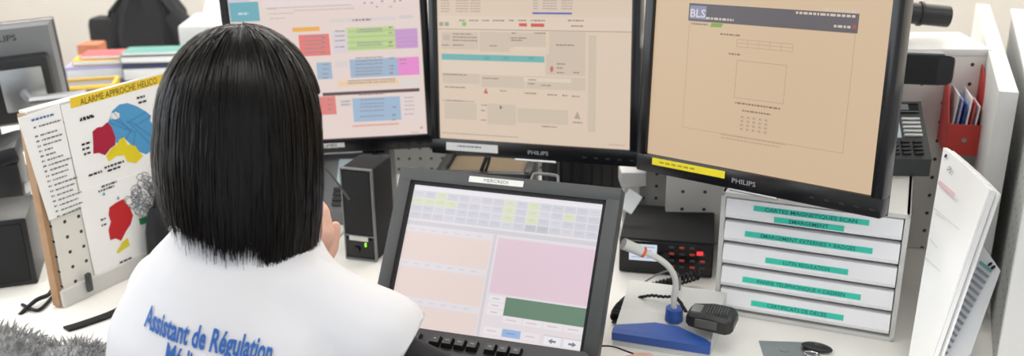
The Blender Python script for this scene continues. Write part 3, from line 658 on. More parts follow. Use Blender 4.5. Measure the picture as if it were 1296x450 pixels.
for i in range(5):
    zt = BH-th-i*dh; zb = zt-dh+.0036; dr = MB(); w2 = BW/2-th-.0015
    # drawer front: sloping face with a bevelled finger lip below
    rr = []
    for x in (-w2, w2):
        rr.append([V(x, .01, zt-.001), V(x, -.001, zt-.0015), V(x, -.008, zb+.011), V(x, -.004, zb+.004), V(x, .004, zb), V(x, .01, zb)])
    dr.loft(rr); dr.box((0, .14, (zt+zb)/2), (2*w2-.006, .26, dh-.012)); d_ = dr.build('drawer', DRAWW, bx, smooth=False)
    g = G(MBX)
    # label strips lie on the sloping face: a plane tilted with it
    FM = MBX @ Matrix.Translation((0, -.0012, zt-.0015)) @ Matrix.Rotation(-math.atan2(.007, zt-.0015-zb-.011), 4, 'X')
    gl = G(FM)
    for q, (txt, a, b, m_) in enumerate(labs[i]):
        p, p2_ = gl.px(*a), gl.px(*b)
        xl, xr = p[0], p2_[0]; hh = .0092 if len(labs[i]) == 1 else .0088
        zc = (p[1]+p2_[1])/2
        c = (64, 205, 180); gl.rect(xl, zc-hh/2, xr, zc+hh/2, c, 1+q*2)
        tx = (xr-xl); gl.text(txt, xl+tx*m_, zc-.0028, .0058, (26, 104, 98), 2+q*2, w=tx*(1-2*m_), bold=.008)
    gl.build('label_strip', PRINT, d_, MBX.inverted() @ FM)
# phone standing on the box
pq = atz(1176, 223, BH); pm = Matrix.Translation(pq) @ Matrix.Rotation(R(-4), 4, 'Z') @ Matrix.Translation((-.15, 0, 0))
phone('desk_phone', 'dark grey desk telephone on top of the drawer box', pm, .15, .118)

# phone behind the speaker
pa = atz(408, 283); phone('desk_phone', 'grey desk telephone half hidden between the person and the speaker', T(pa.x-.06, pa.y, D0, R(-4)), .19, .17, MGREY)

# ================================================================== radio unit
ra, rb = atz(783, 343), atz(901, 352); yr = math.atan2((rb-ra).y, (rb-ra).x); RW = (rb-ra).length; MRD = Matrix.Translation((ra+rb)/2) @ Matrix.Rotation(yr, 4, 'Z'); RH = onplane(MRD, 783, 299)[1]
rd = thing('radio_unit', 'black two way radio base unit with lit display and red keys', 'radio', MRD)
MB().box((0, .085, RH/2), (RW, .17, RH), bev=.004).build('case', MATB, rd)
MB().box((0, -.002, RH/2), (RW-.006, .006, RH-.008), bev=.002).build('front_panel', GLOSSB, rd)
g = G(MRD); a, b = g.px(797, 306), g.px(831, 329); g.rect(a[0], b[1], b[0], a[1], (214, 222, 236), 1)
for k in range(4): g.rect(a[0]+.004, a[1]-.006-k*.007, b[0]-.004-.006*(k % 2), a[1]-.004-k*.007, (150, 160, 196), 2)
g.build('display', SCREEN, rd, Matrix.Translation((0, -.0052, 0)))
for i in range(4):
    for j_ in range(4):
        x, z = onplane(MRD, 850+i*13, 311+j_*8+i*.7)
        if i == 3 and j_ == 0: continue
        MB().box((x, -.006, z), (.009, .003, .004), bev=.001).build('key', REDKEY if (i+j_) % 2 else DGREY, rd)
x, z = onplane(MRD, 886, 319); MB().box((x, -.006, z), (.011, .003, .007), bev=.001).build('alert_light', LEDR, rd)
x, z = onplane(MRD, 842, 322); MB().cyl((x, -.011, z), (x, -.004, z), .008, n=18).build('knob', BLACK, rd)

# ================================================================== microphone base station
ma, mb_ = atz(775, 436), atz(897, 455); ym = math.atan2((mb_-ma).y, (mb_-ma).x); MW = (mb_-ma).length; MM = Matrix.Translation((ma+mb_)/2) @ Matrix.Rotation(ym, 4, 'Z'); MD = .155
ms = thing('microphone_station', 'light grey desk microphone base with blue front and gooseneck microphone', 'microphone', MM)
hw = MW/2
MB().loft([[V(x, 0, 0), V(x*1.12, MD, 0), V(x*1.08, MD, .042), V(x*1.0, .06, .036), V(x, .0, .018)] for x in (-hw, hw)]).build('base', LGREY, ms, smooth=False)
fl = .004
MB().loft([[V(*p) for p in ((-hw-.001, -.002, .010), (hw+.001, -.002, .010), (hw+.001, -.003, .024), (-hw-.001, -.003, .024))], [V(*p) for p in ((-hw-.001, .012, .012), (hw+.001, .012, .012), (hw+.001, .006, .028), (-hw-.001, .006, .028))]]).build('front_lip', BLUE, ms, smooth=False)
bluep = [(-hw-.001, .002), (hw+.001, .002), (hw-.002, .008), (hw*.3, .028), (-hw*.2, .029), (-hw-.0, .012)]
zz = lambda y: .0205+(y/.06)*.0175
m = MB(); m.loft([[V(x, y, zz(y)-.006) for x, y in bluep], [V(x, y, zz(y)+.004) for x, y in bluep], [V(x*.97, y*.97+.0015, zz(y)+.006) for x, y in bluep]]).build('press_bar', BLUE, ms, smooth=False)
im = MM.inverted(); nb = atz(853, 399, .04); yn = nb.y
def np_(px, py, dy=0): return im @ aty(px, py, yn+dy)
b0 = im@nb
MB().cyl(b0+V(0, 0, -.006), b0+V(0, 0, .014), .0145, .0135, n=24).build('neck_socket', BLUE, ms)
pts = spline([b0+V(0, 0, .005), np_(853, 376), np_(855, 356), np_(848, 339, -.004), np_(832, 326, -.01), np_(812, 317.5, -.015)], 6)
MB().tube(pts, .0048, 10).build('gooseneck', LGREY, ms)
h0, h1 = np_(815, 319, -.015), np_(789, 308, -.021)
MB().cyl(h0, h0+(h1-h0)*.13, .0085, n=20).build('red_ring', REDT, ms)
MB().cyl(h0+(h1-h0)*.13, h0+(h1-h0)*.55, .0085, n=20).cyl(h0+(h1-h0)*.55, h1, .0085, .0092, n=20).build('microphone_head', LGREY, ms)

# fist microphone lying on the base
fm0 = atz(871, 400, .05); fm1 = atz(931, 411, .05); yf = math.atan2((fm1-fm0).y, (fm1-fm0).x)
MF = Matrix.Translation((fm0.x, fm0.y, D0+.044)) @ Matrix.Rotation(yf, 4, 'Z')
fm = thing('hand_microphone', 'black ribbed hand microphone lying on the microphone base', 'microphone', MF)
FLn = (fm1-fm0).length
rr = []
for x, hy, zl, zh in ((0, .016, .004, .016), (.006, .021, .001, .022), (FLn*.5, .025, .0, .026), (FLn*.85, .027, .0, .024), (FLn-.004, .025, .002, .021), (FLn, .021, .005, .017)):
    rr.append([V(x, -hy, zl), V(x, hy, zl), V(x, hy, zh*.8), V(x, hy*.8, zh), V(x, -hy*.8, zh), V(x, -hy, zh*.8)])
MB().loft(rr).build('shell', BLACK, fm)
for i in range(8): MB().box((FLn*.42+i*.0042, 0, .0255), (.0018, .034-.0015*i, .003), bev=.0006).build('rib', DGREY, fm)
MB().box((FLn*.2, 0, .0225), (.018, .026, .003), bev=.001).build('badge_plate', MGREY, fm)
MB().box((FLn*.45, -.026, .012), (.035, .004, .014), bev=.002).build('talk_button', DGREY, fm)
# coiled cord from it to the radio
cpts = spline([fm0+V(-.004, 0, .008), atz(856, 377, .05), atz(838, 375, .05), atz(820, 374, .046), atz(800, 380, .03), atz(784, 398, .014), atz(779, 402, .012), atz(784, 390, .012), atz(800, 376, .013), atz(822, 365, .013), atz(850, 357, .015), atz(874, 350, .02), atz(888, 342, .025)+V(0, -.012, 0)], 10)
hel = []; tot = 0
for i in range(len(cpts)-1):
    for k in range(10):
        p = cpts[i].lerp(cpts[i+1], k/10); t_ = (cpts[i+1]-cpts[i]).normalized(); u_ = t_.orthogonal().normalized(); w_ = t_.cross(u_)
        fr = (i+k/10)/(len(cpts)-1); amp = .0075 if .38 < fr < .97 else .0008
        an = tot*2*PI/.0075; tot += (cpts[i+1]-cpts[i]).length/10
        hel.append(p+Vector((0, 0, 1))*amp*math.sin(an)+t_.cross(V(0, 0, 1)).normalized()*amp*math.cos(an))
tag(MB().tube(hel, .0024, 5).build('coiled_cord', MATB), 'black coiled cord running from the hand microphone to the radio', 'cord')
lc = spline([aty(860, 366, yn+.05), aty(860, 350, 1.55), aty(850, 342, 1.56), aty(830, 348, 1.56), aty(812, 360, 1.54), atz(800, 378, .01), atz(795, 392, .008)], 8)
tag(MB().tube(lc, .0017, 6).build('grey_cable', MGREY), 'thin grey cable looping behind the gooseneck microphone', 'cable')

# ================================================================== papers leaning at the right
def lean_stack(name, label, px, dd, n, th, m, curl=.0, textfn=None):
    # px: corners TL, TR, BR, BL of the front sheet with their distances
    P = [atd(x, y, d) for (x, y), d in zip(px, dd)]
    o = (P[2]+P[3])/2; t = thing(name, label, 'papers', Matrix.Translation(o))
    L = [p-o for p in P]; nrm = (L[1]-L[0]).cross(L[3]-L[0]).normalized()
    if nrm.dot(ray(px[0][0], px[0][1])) < 0: nrm = -nrm
    for i in range(n):
        j_ = V(random.uniform(-.003, .003), random.uniform(-.003, .003), random.uniform(-.002, .004)) if i else V(0, 0, 0)
        off = nrm*(i*th*1.25)+j_; mm = MB(); S, U = 6, 6; vs_ = {}
        for layer in (0, 1):
            for a in range(S+1):
                for b in range(U+1):
                    u_, v_ = a/S, b/U
                    p = L[0].lerp(L[1], u_).lerp(L[3].lerp(L[2], u_), v_)
                    p = p+nrm*(layer*th+curl*math.sin(u_*PI)*(1-v_))+off
                    vs_[layer, a, b] = mm.bm.verts.new(p)
        for a in range(S):
            for b in range(U):
                for layer in (0, 1): mm.bm.faces.new([vs_[layer, a, b], vs_[layer, a+1, b], vs_[layer, a+1, b+1], vs_[layer, a, b+1]])
        for a in range(S):
            for b in (0, U): mm.bm.faces.new([vs_[0, a, b], vs_[0, a+1, b], vs_[1, a+1, b], vs_[1, a, b]])
        for b in range(U):
            for a in (0, S): mm.bm.faces.new([vs_[0, a, b], vs_[0, a, b+1], vs_[1, a, b+1], vs_[1, a, b]])
        mm.build('sheaf', m, t)
    if textfn: textfn(t, L, nrm, o, P)
    return t
def front_print(t, L, nrm, o, P):
    # plane through the front sheet: x along top edge, z up the sheet
    x = (L[1]-L[0]).normalized(); y = -nrm if nrm.y < 0 else nrm; y = nrm; z = x.cross(y).normalized()
    if z.z < 0: z = -z
    y = z.cross(x)
    M = Matrix(((x.x, y.x, z.x, 0), (x.y, y.y, z.y, 0), (x.z, y.z, z.z, 0), (0, 0, 0, 1))); M = Matrix.Translation(L[0]-nrm*.0004) @ M
    g = G(Matrix.Translation(o) @ M)
    p = g.px(1199, 215); g.text('GPU 1', p[0]-.003, p[1], .0075, (70, 70, 74), 1, w=.018, rot=R(-6))
    p, q = g.px(1188, 230), g.px(1208, 247); g.line(p, q, .006, (238, 206, 208), 1)
    for a, b in (((1182, 263), (1214, 290)), ((1184, 270), (1196, 277)), ((1177, 302), (1186, 313)), ((1170, 325), (1190, 343))): 
        p, q = g.px(*a), g.px(*b); g.line(p, q, .0011, (214, 214, 216), 1)
    p = g.px(1197, 197); g.poly(ellipse(p[0], p[1], .003, .003), (60, 60, 62), 1)
    g.build('print', PRINT, t, M)
lean_stack('document_stack', 'thick bundle of white stapled documents leaning against the right divider', [(1194, 186), (1252, 240), (1176, 456), (1150, 450)], [1.50, 1.37, 1.36, 1.41], 5, .0036, PAPER, .006, front_print)
def sheet_print(t, L, nrm, o, P):
    x = (L[1]-L[0]).normalized(); y = nrm; z = x.cross(y).normalized()
    if z.z < 0: z = -z
    y = z.cross(x)
    M = Matrix(((x.x, y.x, z.x, 0), (x.y, y.y, z.y, 0), (x.z, y.z, z.z, 0), (0, 0, 0, 1))); M = Matrix.Translation(L[0]-nrm*.0006) @ M
    g = G(Matrix.Translation(o) @ M)
    for i in range(15):
        f_ = i/15; a = (1240-f_*56, 331+f_*112); b = (a[0]+15-f_*4, a[1]+12)
        c = (120, 170, 168) if i == 0 else (150, 154, 164); p, q = g.px(*a), g.px(*b); g.line(p, q, .0045, c, 1)
    for k in range(2):
        p = g.px(1253+k*4, 335+k*4-1); g.poly(ellipse(p[0], p[1], .0025, .004), (40, 42, 50), 1)
    g.build('print', PRINT, t, M)
lean_stack('plastic_sleeve_sheet', 'printed table sheet in a clear sleeve leaning behind the document bundle', [(1236, 300), (1266, 342), (1228, 448), (1172, 470)], [1.46, 1.41, 1.40, 1.43], 2, .0012, PAPER2, .002, sheet_print)

# ================================================================== red file holder
rh0 = atd(1195, 196, 1.70); RHM = T(rh0.x, rh0.y, rh0.z, R(-16)); rw = .058; rdp = .13
rhd = thing('file_holder', 'red card magazine holder fixed to the white back divider', 'file holder', RHM)
m = MB(); tk = .002
m.box((rw/2, 0, .03), (rw, tk, .055)); m.box((rw/2, rdp/2, .003), (rw, rdp, tk)); m.build('front_and_base', RED, rhd, smooth=False)
for s in (0, 1):
    m = MB(); prof = [(0, .002), (rdp, .002), (rdp, .15), (rdp*.55, .13), (0, .0575)]
    m.prism(prof, s*rw-tk/2, s*rw+tk/2, Matrix(((0, 0, 1, 0), (1, 0, 0, 0), (0, 1, 0, 0), (0, 0, 0, 1)))); m.build('side', RED, rhd, smooth=False)
MB().cyl((rw*.48, -.003, .03), (rw*.48, .0, .03), .004, n=14).build('rivet', ALU, rhd)
for i, (c, hh) in enumerate(((WHITE, .10), (LAV, .092), (BLUE, .085), (PAPER, .096), (PINK, .088), (PAPER2, .082))):
    l = ('white', 'lavender', 'blue', 'cream', 'pink', 'pale grey')[i]
    tag(MB().box((.010+i*.0072, .065, .004+hh/2), (.003, .09, hh), rot=Matrix.Rotation(R(4), 3, 'Y')).build('leaflet', c, None, M=RHM), f'{l} leaflet standing in the red file holder', 'leaflet', 'leaflets in the red holder')

# black bar speaker by the arm
sa = atd(1150, 84, 1.66); sbm = T(sa.x, sa.y, sa.z, R(-12))
sb = thing('bar_speaker', 'black bar with rounded grey end sticking out behind the right monitor', 'speaker', sbm)
rr = []
for x, s in ((-.06, 1), (.045, 1), (.060, .96), (.068, .82), (.071, .55)):
    rr.append([V(x, -.022*s, -.026*s), V(x, .022*s, -.024*s), V(x, .022*s, .022*s), V(x, -.022*s, .026*s)])
MB().loft(rr).build('body', BLACK, sb)
MB().box((-.008, -.0225, 0), (.10, .002, .046)).build('grille', MATB, sb)
MB().box((-.004, 0, .0255), (.112, .036, .003), rot=Matrix.Rotation(R(-3), 3, 'X')).build('top_sheen_plate', MGREY, sb)  # grey plate paints in the lit gloss on the bar's black top
MB().cyl((-.03, .02, 0), (-.03, .10, .0), .008).build('bracket', BLACK, sb)

# ================================================================== clutter under the monitors
ca = atz(610, 226, .10); trm = T(ca.x, ca.y+.02, D0, R(-8))
tr = thing('equipment_box', 'dark grey flat equipment box with open tray top under the middle monitor', 'box', trm)
f = MB(); f.box((0, .08, .045), (.20, .16, .09), bev=.004); f.build('case', DGREY, tr)
f = MB(); f.box((0, .008, .098), (.20, .016, .016), bev=.003); f.box((0, .152, .098), (.20, .016, .016), bev=.003)
for s in (-1, 1): f.box((s*.092, .08, .098), (.016, .16, .016), bev=.003)
f.build('tray_rim', DGREY, tr); MB().box((.0, .08, .0925), (.16, .12, .003)).build('tray_papers', mat('tray_sheet', rgb(150, 132, 108), .6), tr)
cb = atz(742, 236, .06); eb = thing('dark_filler_box', 'black box added to fill the dark gap behind the touch screen', 'filler box', T(cb.x, cb.y, D0, R(-14)))  # black box added where only a dark void shows under the monitor
MB().box((0, .05, .065), (.15, .10, .13), bev=.004).build('case', BLACK, eb)
for i in range(6): MB().box((-.055+i*.022, -.001, .065), (.004, .003, .10)).build('vent_slot', MATB, eb)
wb = atd(800, 222, 1.93); tag(MB().box((0, 0, 0), (.05, .05, .03), bev=.003).box((0, .01, -(wb.z-D0)/2-.008), (.03, .03, wb.z-D0-.016)).build('white_adapter', WHITE, None, M=T(wb.x, wb.y, wb.z)), 'small white adapter block between the middle and right monitors', 'adapter')
wp = atd(800, 262, 1.80); tag(MB().box((0, .03, 0), (.03, .003, .04), rot=Matrix.Rotation(R(-35), 3, 'X') @ Matrix.Rotation(R(35), 3, 'Y')).build('crumpled_paper', PAPER2, None, M=Matrix.Translation(wp)), 'loose grey paper slip behind the corner of the touch screen', 'paper')
# cables
def cable(label, pts, r=.002, m=MATB, name='cable'): return tag(MB().tube(spline(pts, 8), r, 6).build(name, m), label, 'cable')
cable('black cable hanging under the middle monitor label', [aty(616, 198, 1.86), aty(612, 208, 1.87), aty(609, 216, 1.89), aty(606, 222, 1.89)], .004)
cable('second black cable beside the one under the middle monitor', [aty(620, 198, 1.87), aty(617, 210, 1.88), aty(613, 219, 1.89)], .003)
cable('thin black cable hanging across the small pegboard', [aty(892, 232, 1.87), aty(876, 252, 1.85), aty(858, 268, 1.83), aty(845, 280, 1.82)], .002)
cable('black cable behind the speaker, below the left monitor', [aty(474, 190, 1.95), aty(473, 202, 1.93), aty(471, 214, 1.90)], .004)
cable('black cable curving over the keyboard corner to the microphone base', [atz(733, 452, .05), atz(742, 444, .06), atz(757, 438, .06), atz(775, 438, .045), atz(793, 444, .03), atz(815, 452, .02)], .0014)
cable('grey cable running over the grey telephone beside the person', [aty(408, 208, 1.62), aty(420, 222, 1.62), aty(432, 238, 1.62), aty(442, 252, 1.64)], .0022, DGREY)
cable('pale cable on the desk beside the speaker', [atz(436, 292, .03), atz(428, 300, .02), atz(420, 308, .01), atz(412, 318, .004)], .003, LGREY)

# card and key fob
ck = atz(965, 434); tag(MB().box((.035, -.02, .0012), (.08, .05, .002), bev=.0008).cyl((.03, -.022, .0022), (.03, -.022, .0032), .008, n=20).build('access_card', ALU, None, M=T(ck.x, ck.y, D0, R(-5))), 'silver access card lying in front of the drawer box', 'card')
fb = atz(1034, 439, .006); fo = thing('key_fob', 'black oval key fob beside the silver card', 'key fob', T(fb.x, fb.y, D0, R(-28)))
MB().ball((0, 0, .006), .024, (1, .52, .24), 20).build('body', BLACK, fo); MB().ball((0, 0, .0115), .004, (1, 1, .3), 10).build('button', DGREY, fo)
rp = [V(-.004+.011*math.cos(a*PI/10), -.020+.008*math.sin(a*PI/10), .0035) for a in range(21)]; MB().tube(rp, .0012, 6).build('key_ring', CHROME, fo)
ms_ = atz(1127, 226, .22); tag(MB().ball((0, 0, .008), .012, (1.2, 1, .7), 12).tube([V(0, 0, .008), V(.014, .01, .012), V(.02, .03, .004)], .003, 6).build('earpiece', MATB, None, M=MBX @ Matrix.Translation((BW/2-.075, .06, BH))), 'small black earpiece lying on the drawer box', 'earpiece')
# paper slip under the hand
sl = atz(782, 446, .004); tag(MB().box((0, 0, .001), (.07, .05, .0015)).build('note_slip', PAPER, None, M=T(.158, 1.243, D0, R(-12))), 'white note slip in front of the blue microphone base', 'paper')
# black strap on the desk at the left
s0, s1 = atz(84, 418), atz(162, 386); strap = thing('black_strap', 'flat black strap with a buckle lying on the desk left of the person', 'strap', Matrix.Translation(s0))
m = MB(); pts = spline([V(0, 0, 0), (s1-s0)*.3+V(0, -.01, 0), (s1-s0)*.7+V(.01, -.006, 0), (s1-s0)], 5); d_ = (s1-s0).normalized(); n_ = V(-d_.y, d_.x, 0)
m.loft([[p-n_*.009+V(0, 0, .001), p+n_*.009+V(0, 0, .001), p+n_*.009+V(0, 0, .005), p-n_*.009+V(0, 0, .005)] for p in pts]).build('band', MATB, strap, smooth=False)
MB().box((s1-s0)*1.0+V(.01, .006, .009), (.03, .026, .016), rot=Matrix.Rotation(math.atan2(d_.y, d_.x), 3, 'Z'), bev=.003).build('buckle', BLACK, strap)
# black leather bag standing against the left screen
bg = atz(205, 330, .0); bag = thing('leather_bag', 'black leather bag with metal studs between the map and the person', 'bag', T(bg.x+.055, bg.y+.01, D0, R(50)))
zb = .10
rr = []
for z, a, b in ((0, .085, .035), (.03, .09, .04), (.08, .088, .034), (.115, .08, .018), (.125, .076, .012)):
    rr.append([V(a*math.cos(2*PI*i/20)*(1 if abs(math.cos(2*PI*i/20)) < .9 else .97), b*math.sin(2*PI*i/20), z) for i in range(20)])
MB().loft(rr).build('body', LEATH, bag)
MB().tube(spline([V(-.055, 0, .115), V(-.05, -.005, .15), V(0, -.01, .168), V(.05, -.005, .15), V(.055, 0, .115)], 5), .008, 8).build('handle', LEATH, bag)
for x in (-.055, -.02): MB().ball((x, -.036, .09), .006, (1, .5, 1), 10).build('stud', ALU, bag)

# ================================================================== the station beyond, left
def rear_monitor(label, M, W, H, plate=True):
    t = thing('monitor', label, 'monitor', M)
    MB().box((0, 0, H/2), (W, .03, H), bev=.004).build('bezel', GLOSSB, t)
    rr = []
    for y, k in ((-.014, .985), (-.03, .93)):
        rr.append([V(-W/2*k, y, H*.5-H/2*k), V(W/2*k, y, H*.5-H/2*k), V(W/2*k, y, H*.5+H/2*k), V(-W/2*k, y, H*.5+H/2*k)])
    MB().loft(rr).build('back_shell', MGREY, t, smooth=False)
    MB().box((0, -.045, H*.40), (W*.86, .05, H*.62), bev=.008).build('rear_bulge', BLACK, t)
    g = G(M); g.text('PHILIPS', W*.175, H*.85, .014, (40, 42, 46), 1, w=.07, align='CENTER', bold=.01); g.build('brand_lettering', PRINT, t, Matrix.Translation((0, -.0302, 0)))
    if plate:
        MB().box((W*.26, -.073, H*.42), (.09, .006, .10), bev=.004).build('mount_plate', ALU, t)
        MB().tube([V(W*.26, -.075, H*.38), V(W*.30, -.12, H*.36), V(W*.62, -.14, H*.37)], .012, 10).build('mount_arm', ALU, t)
    return t
pm_ = atd(-12, 150, 2.25); Mr = T(pm_.x, pm_.y, pm_.z-.02, R(22), R(-4), R(2.5))
m1 = rear_monitor('black monitor seen from behind with grey mounting plate, far left', Mr, .36, .24)
c1 = Mr @ V(.0, -.02, 0); iv = Mr.inverted(); MB().cyl(iv@V(c1.x, c1.y, D0), iv@c1, .02).build('stand_column', BLACK, m1); MB().cyl(iv@V(c1.x, c1.y, D0), iv@V(c1.x, c1.y, D0+.012), .09, n=24).build('stand_base', BLACK, m1)
d2 = thing('neighbour_desk', 'white desk of the neighbouring workstation beyond the map screen', 'desk', (-1.95, 2.2, D0))
MB().box((0, 0, -.015), (1.84, 2.2, .03), bev=.003).build('desk_top', DESKW, d2)
for x, y in ((-.85, -1), (.85, -1), (-.85, 1), (.85, 1)): MB().box((x, y, -.385), (.05, .05, .71)).build('leg', ALU, d2)
tb = atz(36, 372); tw = thing('black_speaker_box', 'black upright box on the desk left of the plywood edge', 'speaker', T(tb.x-.055, tb.y+.03, D0, R(18)))
MB().box((0, .06, .065), (.11, .13, .13), bev=.006).build('case', BLACK, tw); MB().box((0, -.006, .065), (.09, .004, .11), bev=.003).build('grille', MATB, tw)
kt = atd(6, 262, 2.0); tag(MB().cyl((0, 0, 0), (.18, .14, .07), .010, n=12).cyl((-.0, 0, 0), (-.02, -.015, -.008), .014, n=12).build('white_tube', WHITE, None, M=Matrix.Translation(kt+V(-.12, -.09, -.03))), 'white tube sticking out between the dark equipment at far left', 'tube')
hs = atd(10, 192, 2.0); hm = thing('headset_stand', 'black equipment with padded bar at the far left edge', 'equipment', T(hs.x-.03, hs.y, D0, R(20)))
MB().box((0, 0, (hs.z-D0)/2), (.10, .10, hs.z-D0-.03), bev=.01).build('stem', BLACK, hm); MB().box((-.02, -.02, hs.z-D0), (.16, .14, .035), rot=Matrix.Rotation(R(-12), 3, 'Y'), bev=.01).build('padded_bar', LEATH, hm)
cable('black cable bundle on the desk behind the plywood edge', [atz(25, 398), atz(45, 380, .01), atz(62, 372, .01), atz(70, 358)], .004)
cable('thin black cable crossing the desk at far left', [atz(28, 385, .004), atz(48, 392, .004), atz(66, 376, .004)], .003)
# folder stack
def flat(name, label, px, y, size, m, yaw, cat, group=None, tilt=0., edge=None):
    p = aty(px[0], px[1], y); t = thing(name, label, cat, Matrix.Translation(p) @ Matrix.Rotation(yaw, 4, 'Z') @ Matrix.Rotation(tilt, 4, 'X'), group)
    MB().box((0, 0, 0), size, bev=min(size)*.15).build('cover', m, t); MB().box((.004, -.003, 0), (size[0]-.004, size[1], size[2]*.7)).build('pages', PAPER2 if edge is None else edge, t)
    return t
shf = aty(150, 112, 2.75); tag(MB().box((0, 0, (shf.z-.012-D0)/2), (.62, .34, shf.z-D0-.014), bev=.006).build('low_cabinet', MGREY, None, M=T(shf.x+.0, shf.y+.12, D0, R(8))), 'grey low cabinet carrying the folders beyond the map screen', 'cabinet')
sz = shf.z
def stackitem(i, name, label, x, y, z, size, m, yaw):
    t = thing(name, label, 'folder', T(shf.x+x, shf.y+y, sz+z, R(yaw)), 'folders and books on the low cabinet')
    MB().box((0, 0, size[2]/2), size, bev=.002).build('cover', m, t); MB().box((0, -.002, size[2]/2), (size[0]-.008, size[1], size[2]*.6)).build('pages', PAPER2, t)
stackitem(0, 'folder', 'navy folder at the bottom right of the stack', .09, .11, 0, (.20, .09, .055), NAVY, 6)
stackitem(1, 'folder', 'grey folder lying on the navy folder', .09, .12, .056, (.21, .09, .026), MGREY, 4)
stackitem(2, 'folder', 'teal folder on top of the grey folder', .09, .12, .083, (.20, .09, .008), TEAL, 5)
stackitem(3, 'folder', 'lavender folder left of the navy folder', -.10, .12, .0, (.17, .09, .05), LAV, 10)
stackitem(4, 'folder', 'yellow folder lying on the lavender folder', -.09, .13, .051, (.15, .09, .016), YELLOW, 8)
stackitem(5, 'folder', 'pink folder on top of the yellow folder', -.08, .14, .068, (.13, .09, .010), PINK, 6)
yt = thing('yellow_edged_tray', 'grey tray with yellow rim in front of the folders', 'tray', T(shf.x-.09, shf.y-.06, sz-.01, R(14)))
MB().box((0, 0, .02), (.20, .10, .035), bev=.003).build('body', MGREY, yt); f = MB(); f.box((0, -.05, .04), (.21, .008, .008)); f.box((0, .05, .04), (.21, .008, .008)); f.box((-.102, 0, .022), (.008, .108, .045)); f.box((.102, 0, .022), (.008, .108, .045)); f.build('rim', YELLOW, yt)
tc_ = aty(121, 88, 3.1); tag(MB().box((0, 0, .045), (.07, .07, .09), bev=.006).box((0, 0, -(tc_.z-D0)/2), (.06, .06, tc_.z-D0)).build('terracotta_pot', TERRA, None, M=T(tc_.x, tc_.y, tc_.z)), 'terracotta coloured pot left of the black jacket', 'pot')
# jacket over a chair
jc = aty(184, 60, 3.35); jt = thing('office_chair', 'black office chair with a black jacket over it at the back', 'chair', T(jc.x, jc.y, 0, R(-8)))
zj = jc.z
MB().box((0, .05, zj-.20), (.44, .08, .60), bev=.03).build('backrest', MATB, jt); MB().box((0, .30, zj-.62), (.48, .48, .08), bev=.03).build('seat', MATB, jt); MB().cyl((0, .3, .08), (0, .3, zj-.62), .03).build('post', BLACK, jt)
for i in range(5): MB().cyl((0, .3, .10), (.28*math.cos(i*1.2566), .3+.28*math.sin(i*1.2566), .04), .02, .014).ball((.28*math.cos(i*1.2566), .3+.28*math.sin(i*1.2566), .03), .03, n=10).build('foot', BLACK, jt)
jk = MB(); rr = []
for i, (z, a, b, cy) in enumerate(((-.45, .15, .04, 0), (-.25, .158, .055, 0), (-.05, .155, .06, 0), (.08, .15, .06, 0), (.16, .13, .055, .01), (.22, .08, .05, .02), (.245, .04, .04, .02))):
    rr.append([V(a*math.copysign(abs(math.cos(2*PI*k/28))**.6, math.cos(2*PI*k/28)) + .006*math.sin(k*1.7+i), cy+b*math.copysign(abs(math.sin(2*PI*k/28))**.7, math.sin(2*PI*k/28)) + .012*math.sin(k*2.3+i*.7), z) for k in range(28)])
jk.loft(rr); jo = jk.build('jacket', JACK, None, M=T(jc.x, jc.y+.05, zj-.04, R(-8))); tag(jo, 'black jacket draped over the far office chair', 'jacket')
js = MB(); js.tube(spline([V(.10, 0, .14), V(.17, -.02, .06), V(.20, -.03, -.06), (.19, -.03, -.10)], 5), .045, 12); s_ = js.build('sleeve', JACK, jo)
lg = G(); lg.poly(ellipse(.06, -.09, .016, .012), (150, 152, 156), 1); lg.build('badge', PRINT, jo, Matrix.Translation((0, -.074, 0)))
# white printer
wpz = aty(243, 68, 3.0); pr = thing('white_printer', 'white printer box behind the head, right of the jacket', 'printer', T(wpz.x+.05, wpz.y, D0, R(4)))
MB().box((0, .12, (wpz.z-D0+.09)/2), (.17, .24, wpz.z-D0+.09), bev=.012).build('body', WHITE, pr)
m = MB(); m.loft([[V(x, .06, wpz.z-D0+.088), V(x, .22, wpz.z-D0+.088), V(x, .22, wpz.z-D0+.16), V(x, .16, wpz.z-D0+.15), V(x, .09, wpz.z-D0+.12)] for x in (-.02, .08)]).build('paper_support', WHITE, pr)

# ================================================================== fur coat on a chair at the lower left
fc = atd(52, 442, 1.16); ch2 = thing('guest_chair', 'dark chair at the lower left carrying the grey fur hood', 'chair', T(fc.x, fc.y, 0, R(10)))
zc = fc.z
MB().box((0, 0, zc-.22), (.22, .05, .36), bev=.02).build('backrest', MATB, ch2); MB().box((0, -.2, .45), (.42, .42, .06), bev=.02).build('seat', MATB, ch2)
for x in (-.18, .18):
    for y in (-.38, -.02): MB().cyl((x, y, 0), (x, y, .45), .015).build('leg', BLACK, ch2)
MB().box((0, .0, .55), (.05, .03, .26)).build('back_post', MATB, ch2)
mb0 = MB(); mb0.ball((-.06, 0, -.03), .06, (1.25, .9, .8)); mb0.ball((.03, .0, -.045), .055, (1.2, .9, .8)); mb0.ball((-.13, .01, .0), .05); mb0.ball((-.03, 0, -.10), .08, (1.4, .8, .8)); mb0.ball((.09, -.01, -.09), .04); mb0.ball((-.16, 0, -.07), .07)
fm_ = remeshed(mb0, .008, 'fur_lining', 3)
hood = thing('fur_hood', 'fluffy grey fur hood in the bottom left corner', 'fur hood', T(fc.x-.005, fc.y, zc+.0))
fo_ = link('lining', fm_, FUR, hood)
vs_, fs_ = [], []
polys = [p for p in fm_.polygons]
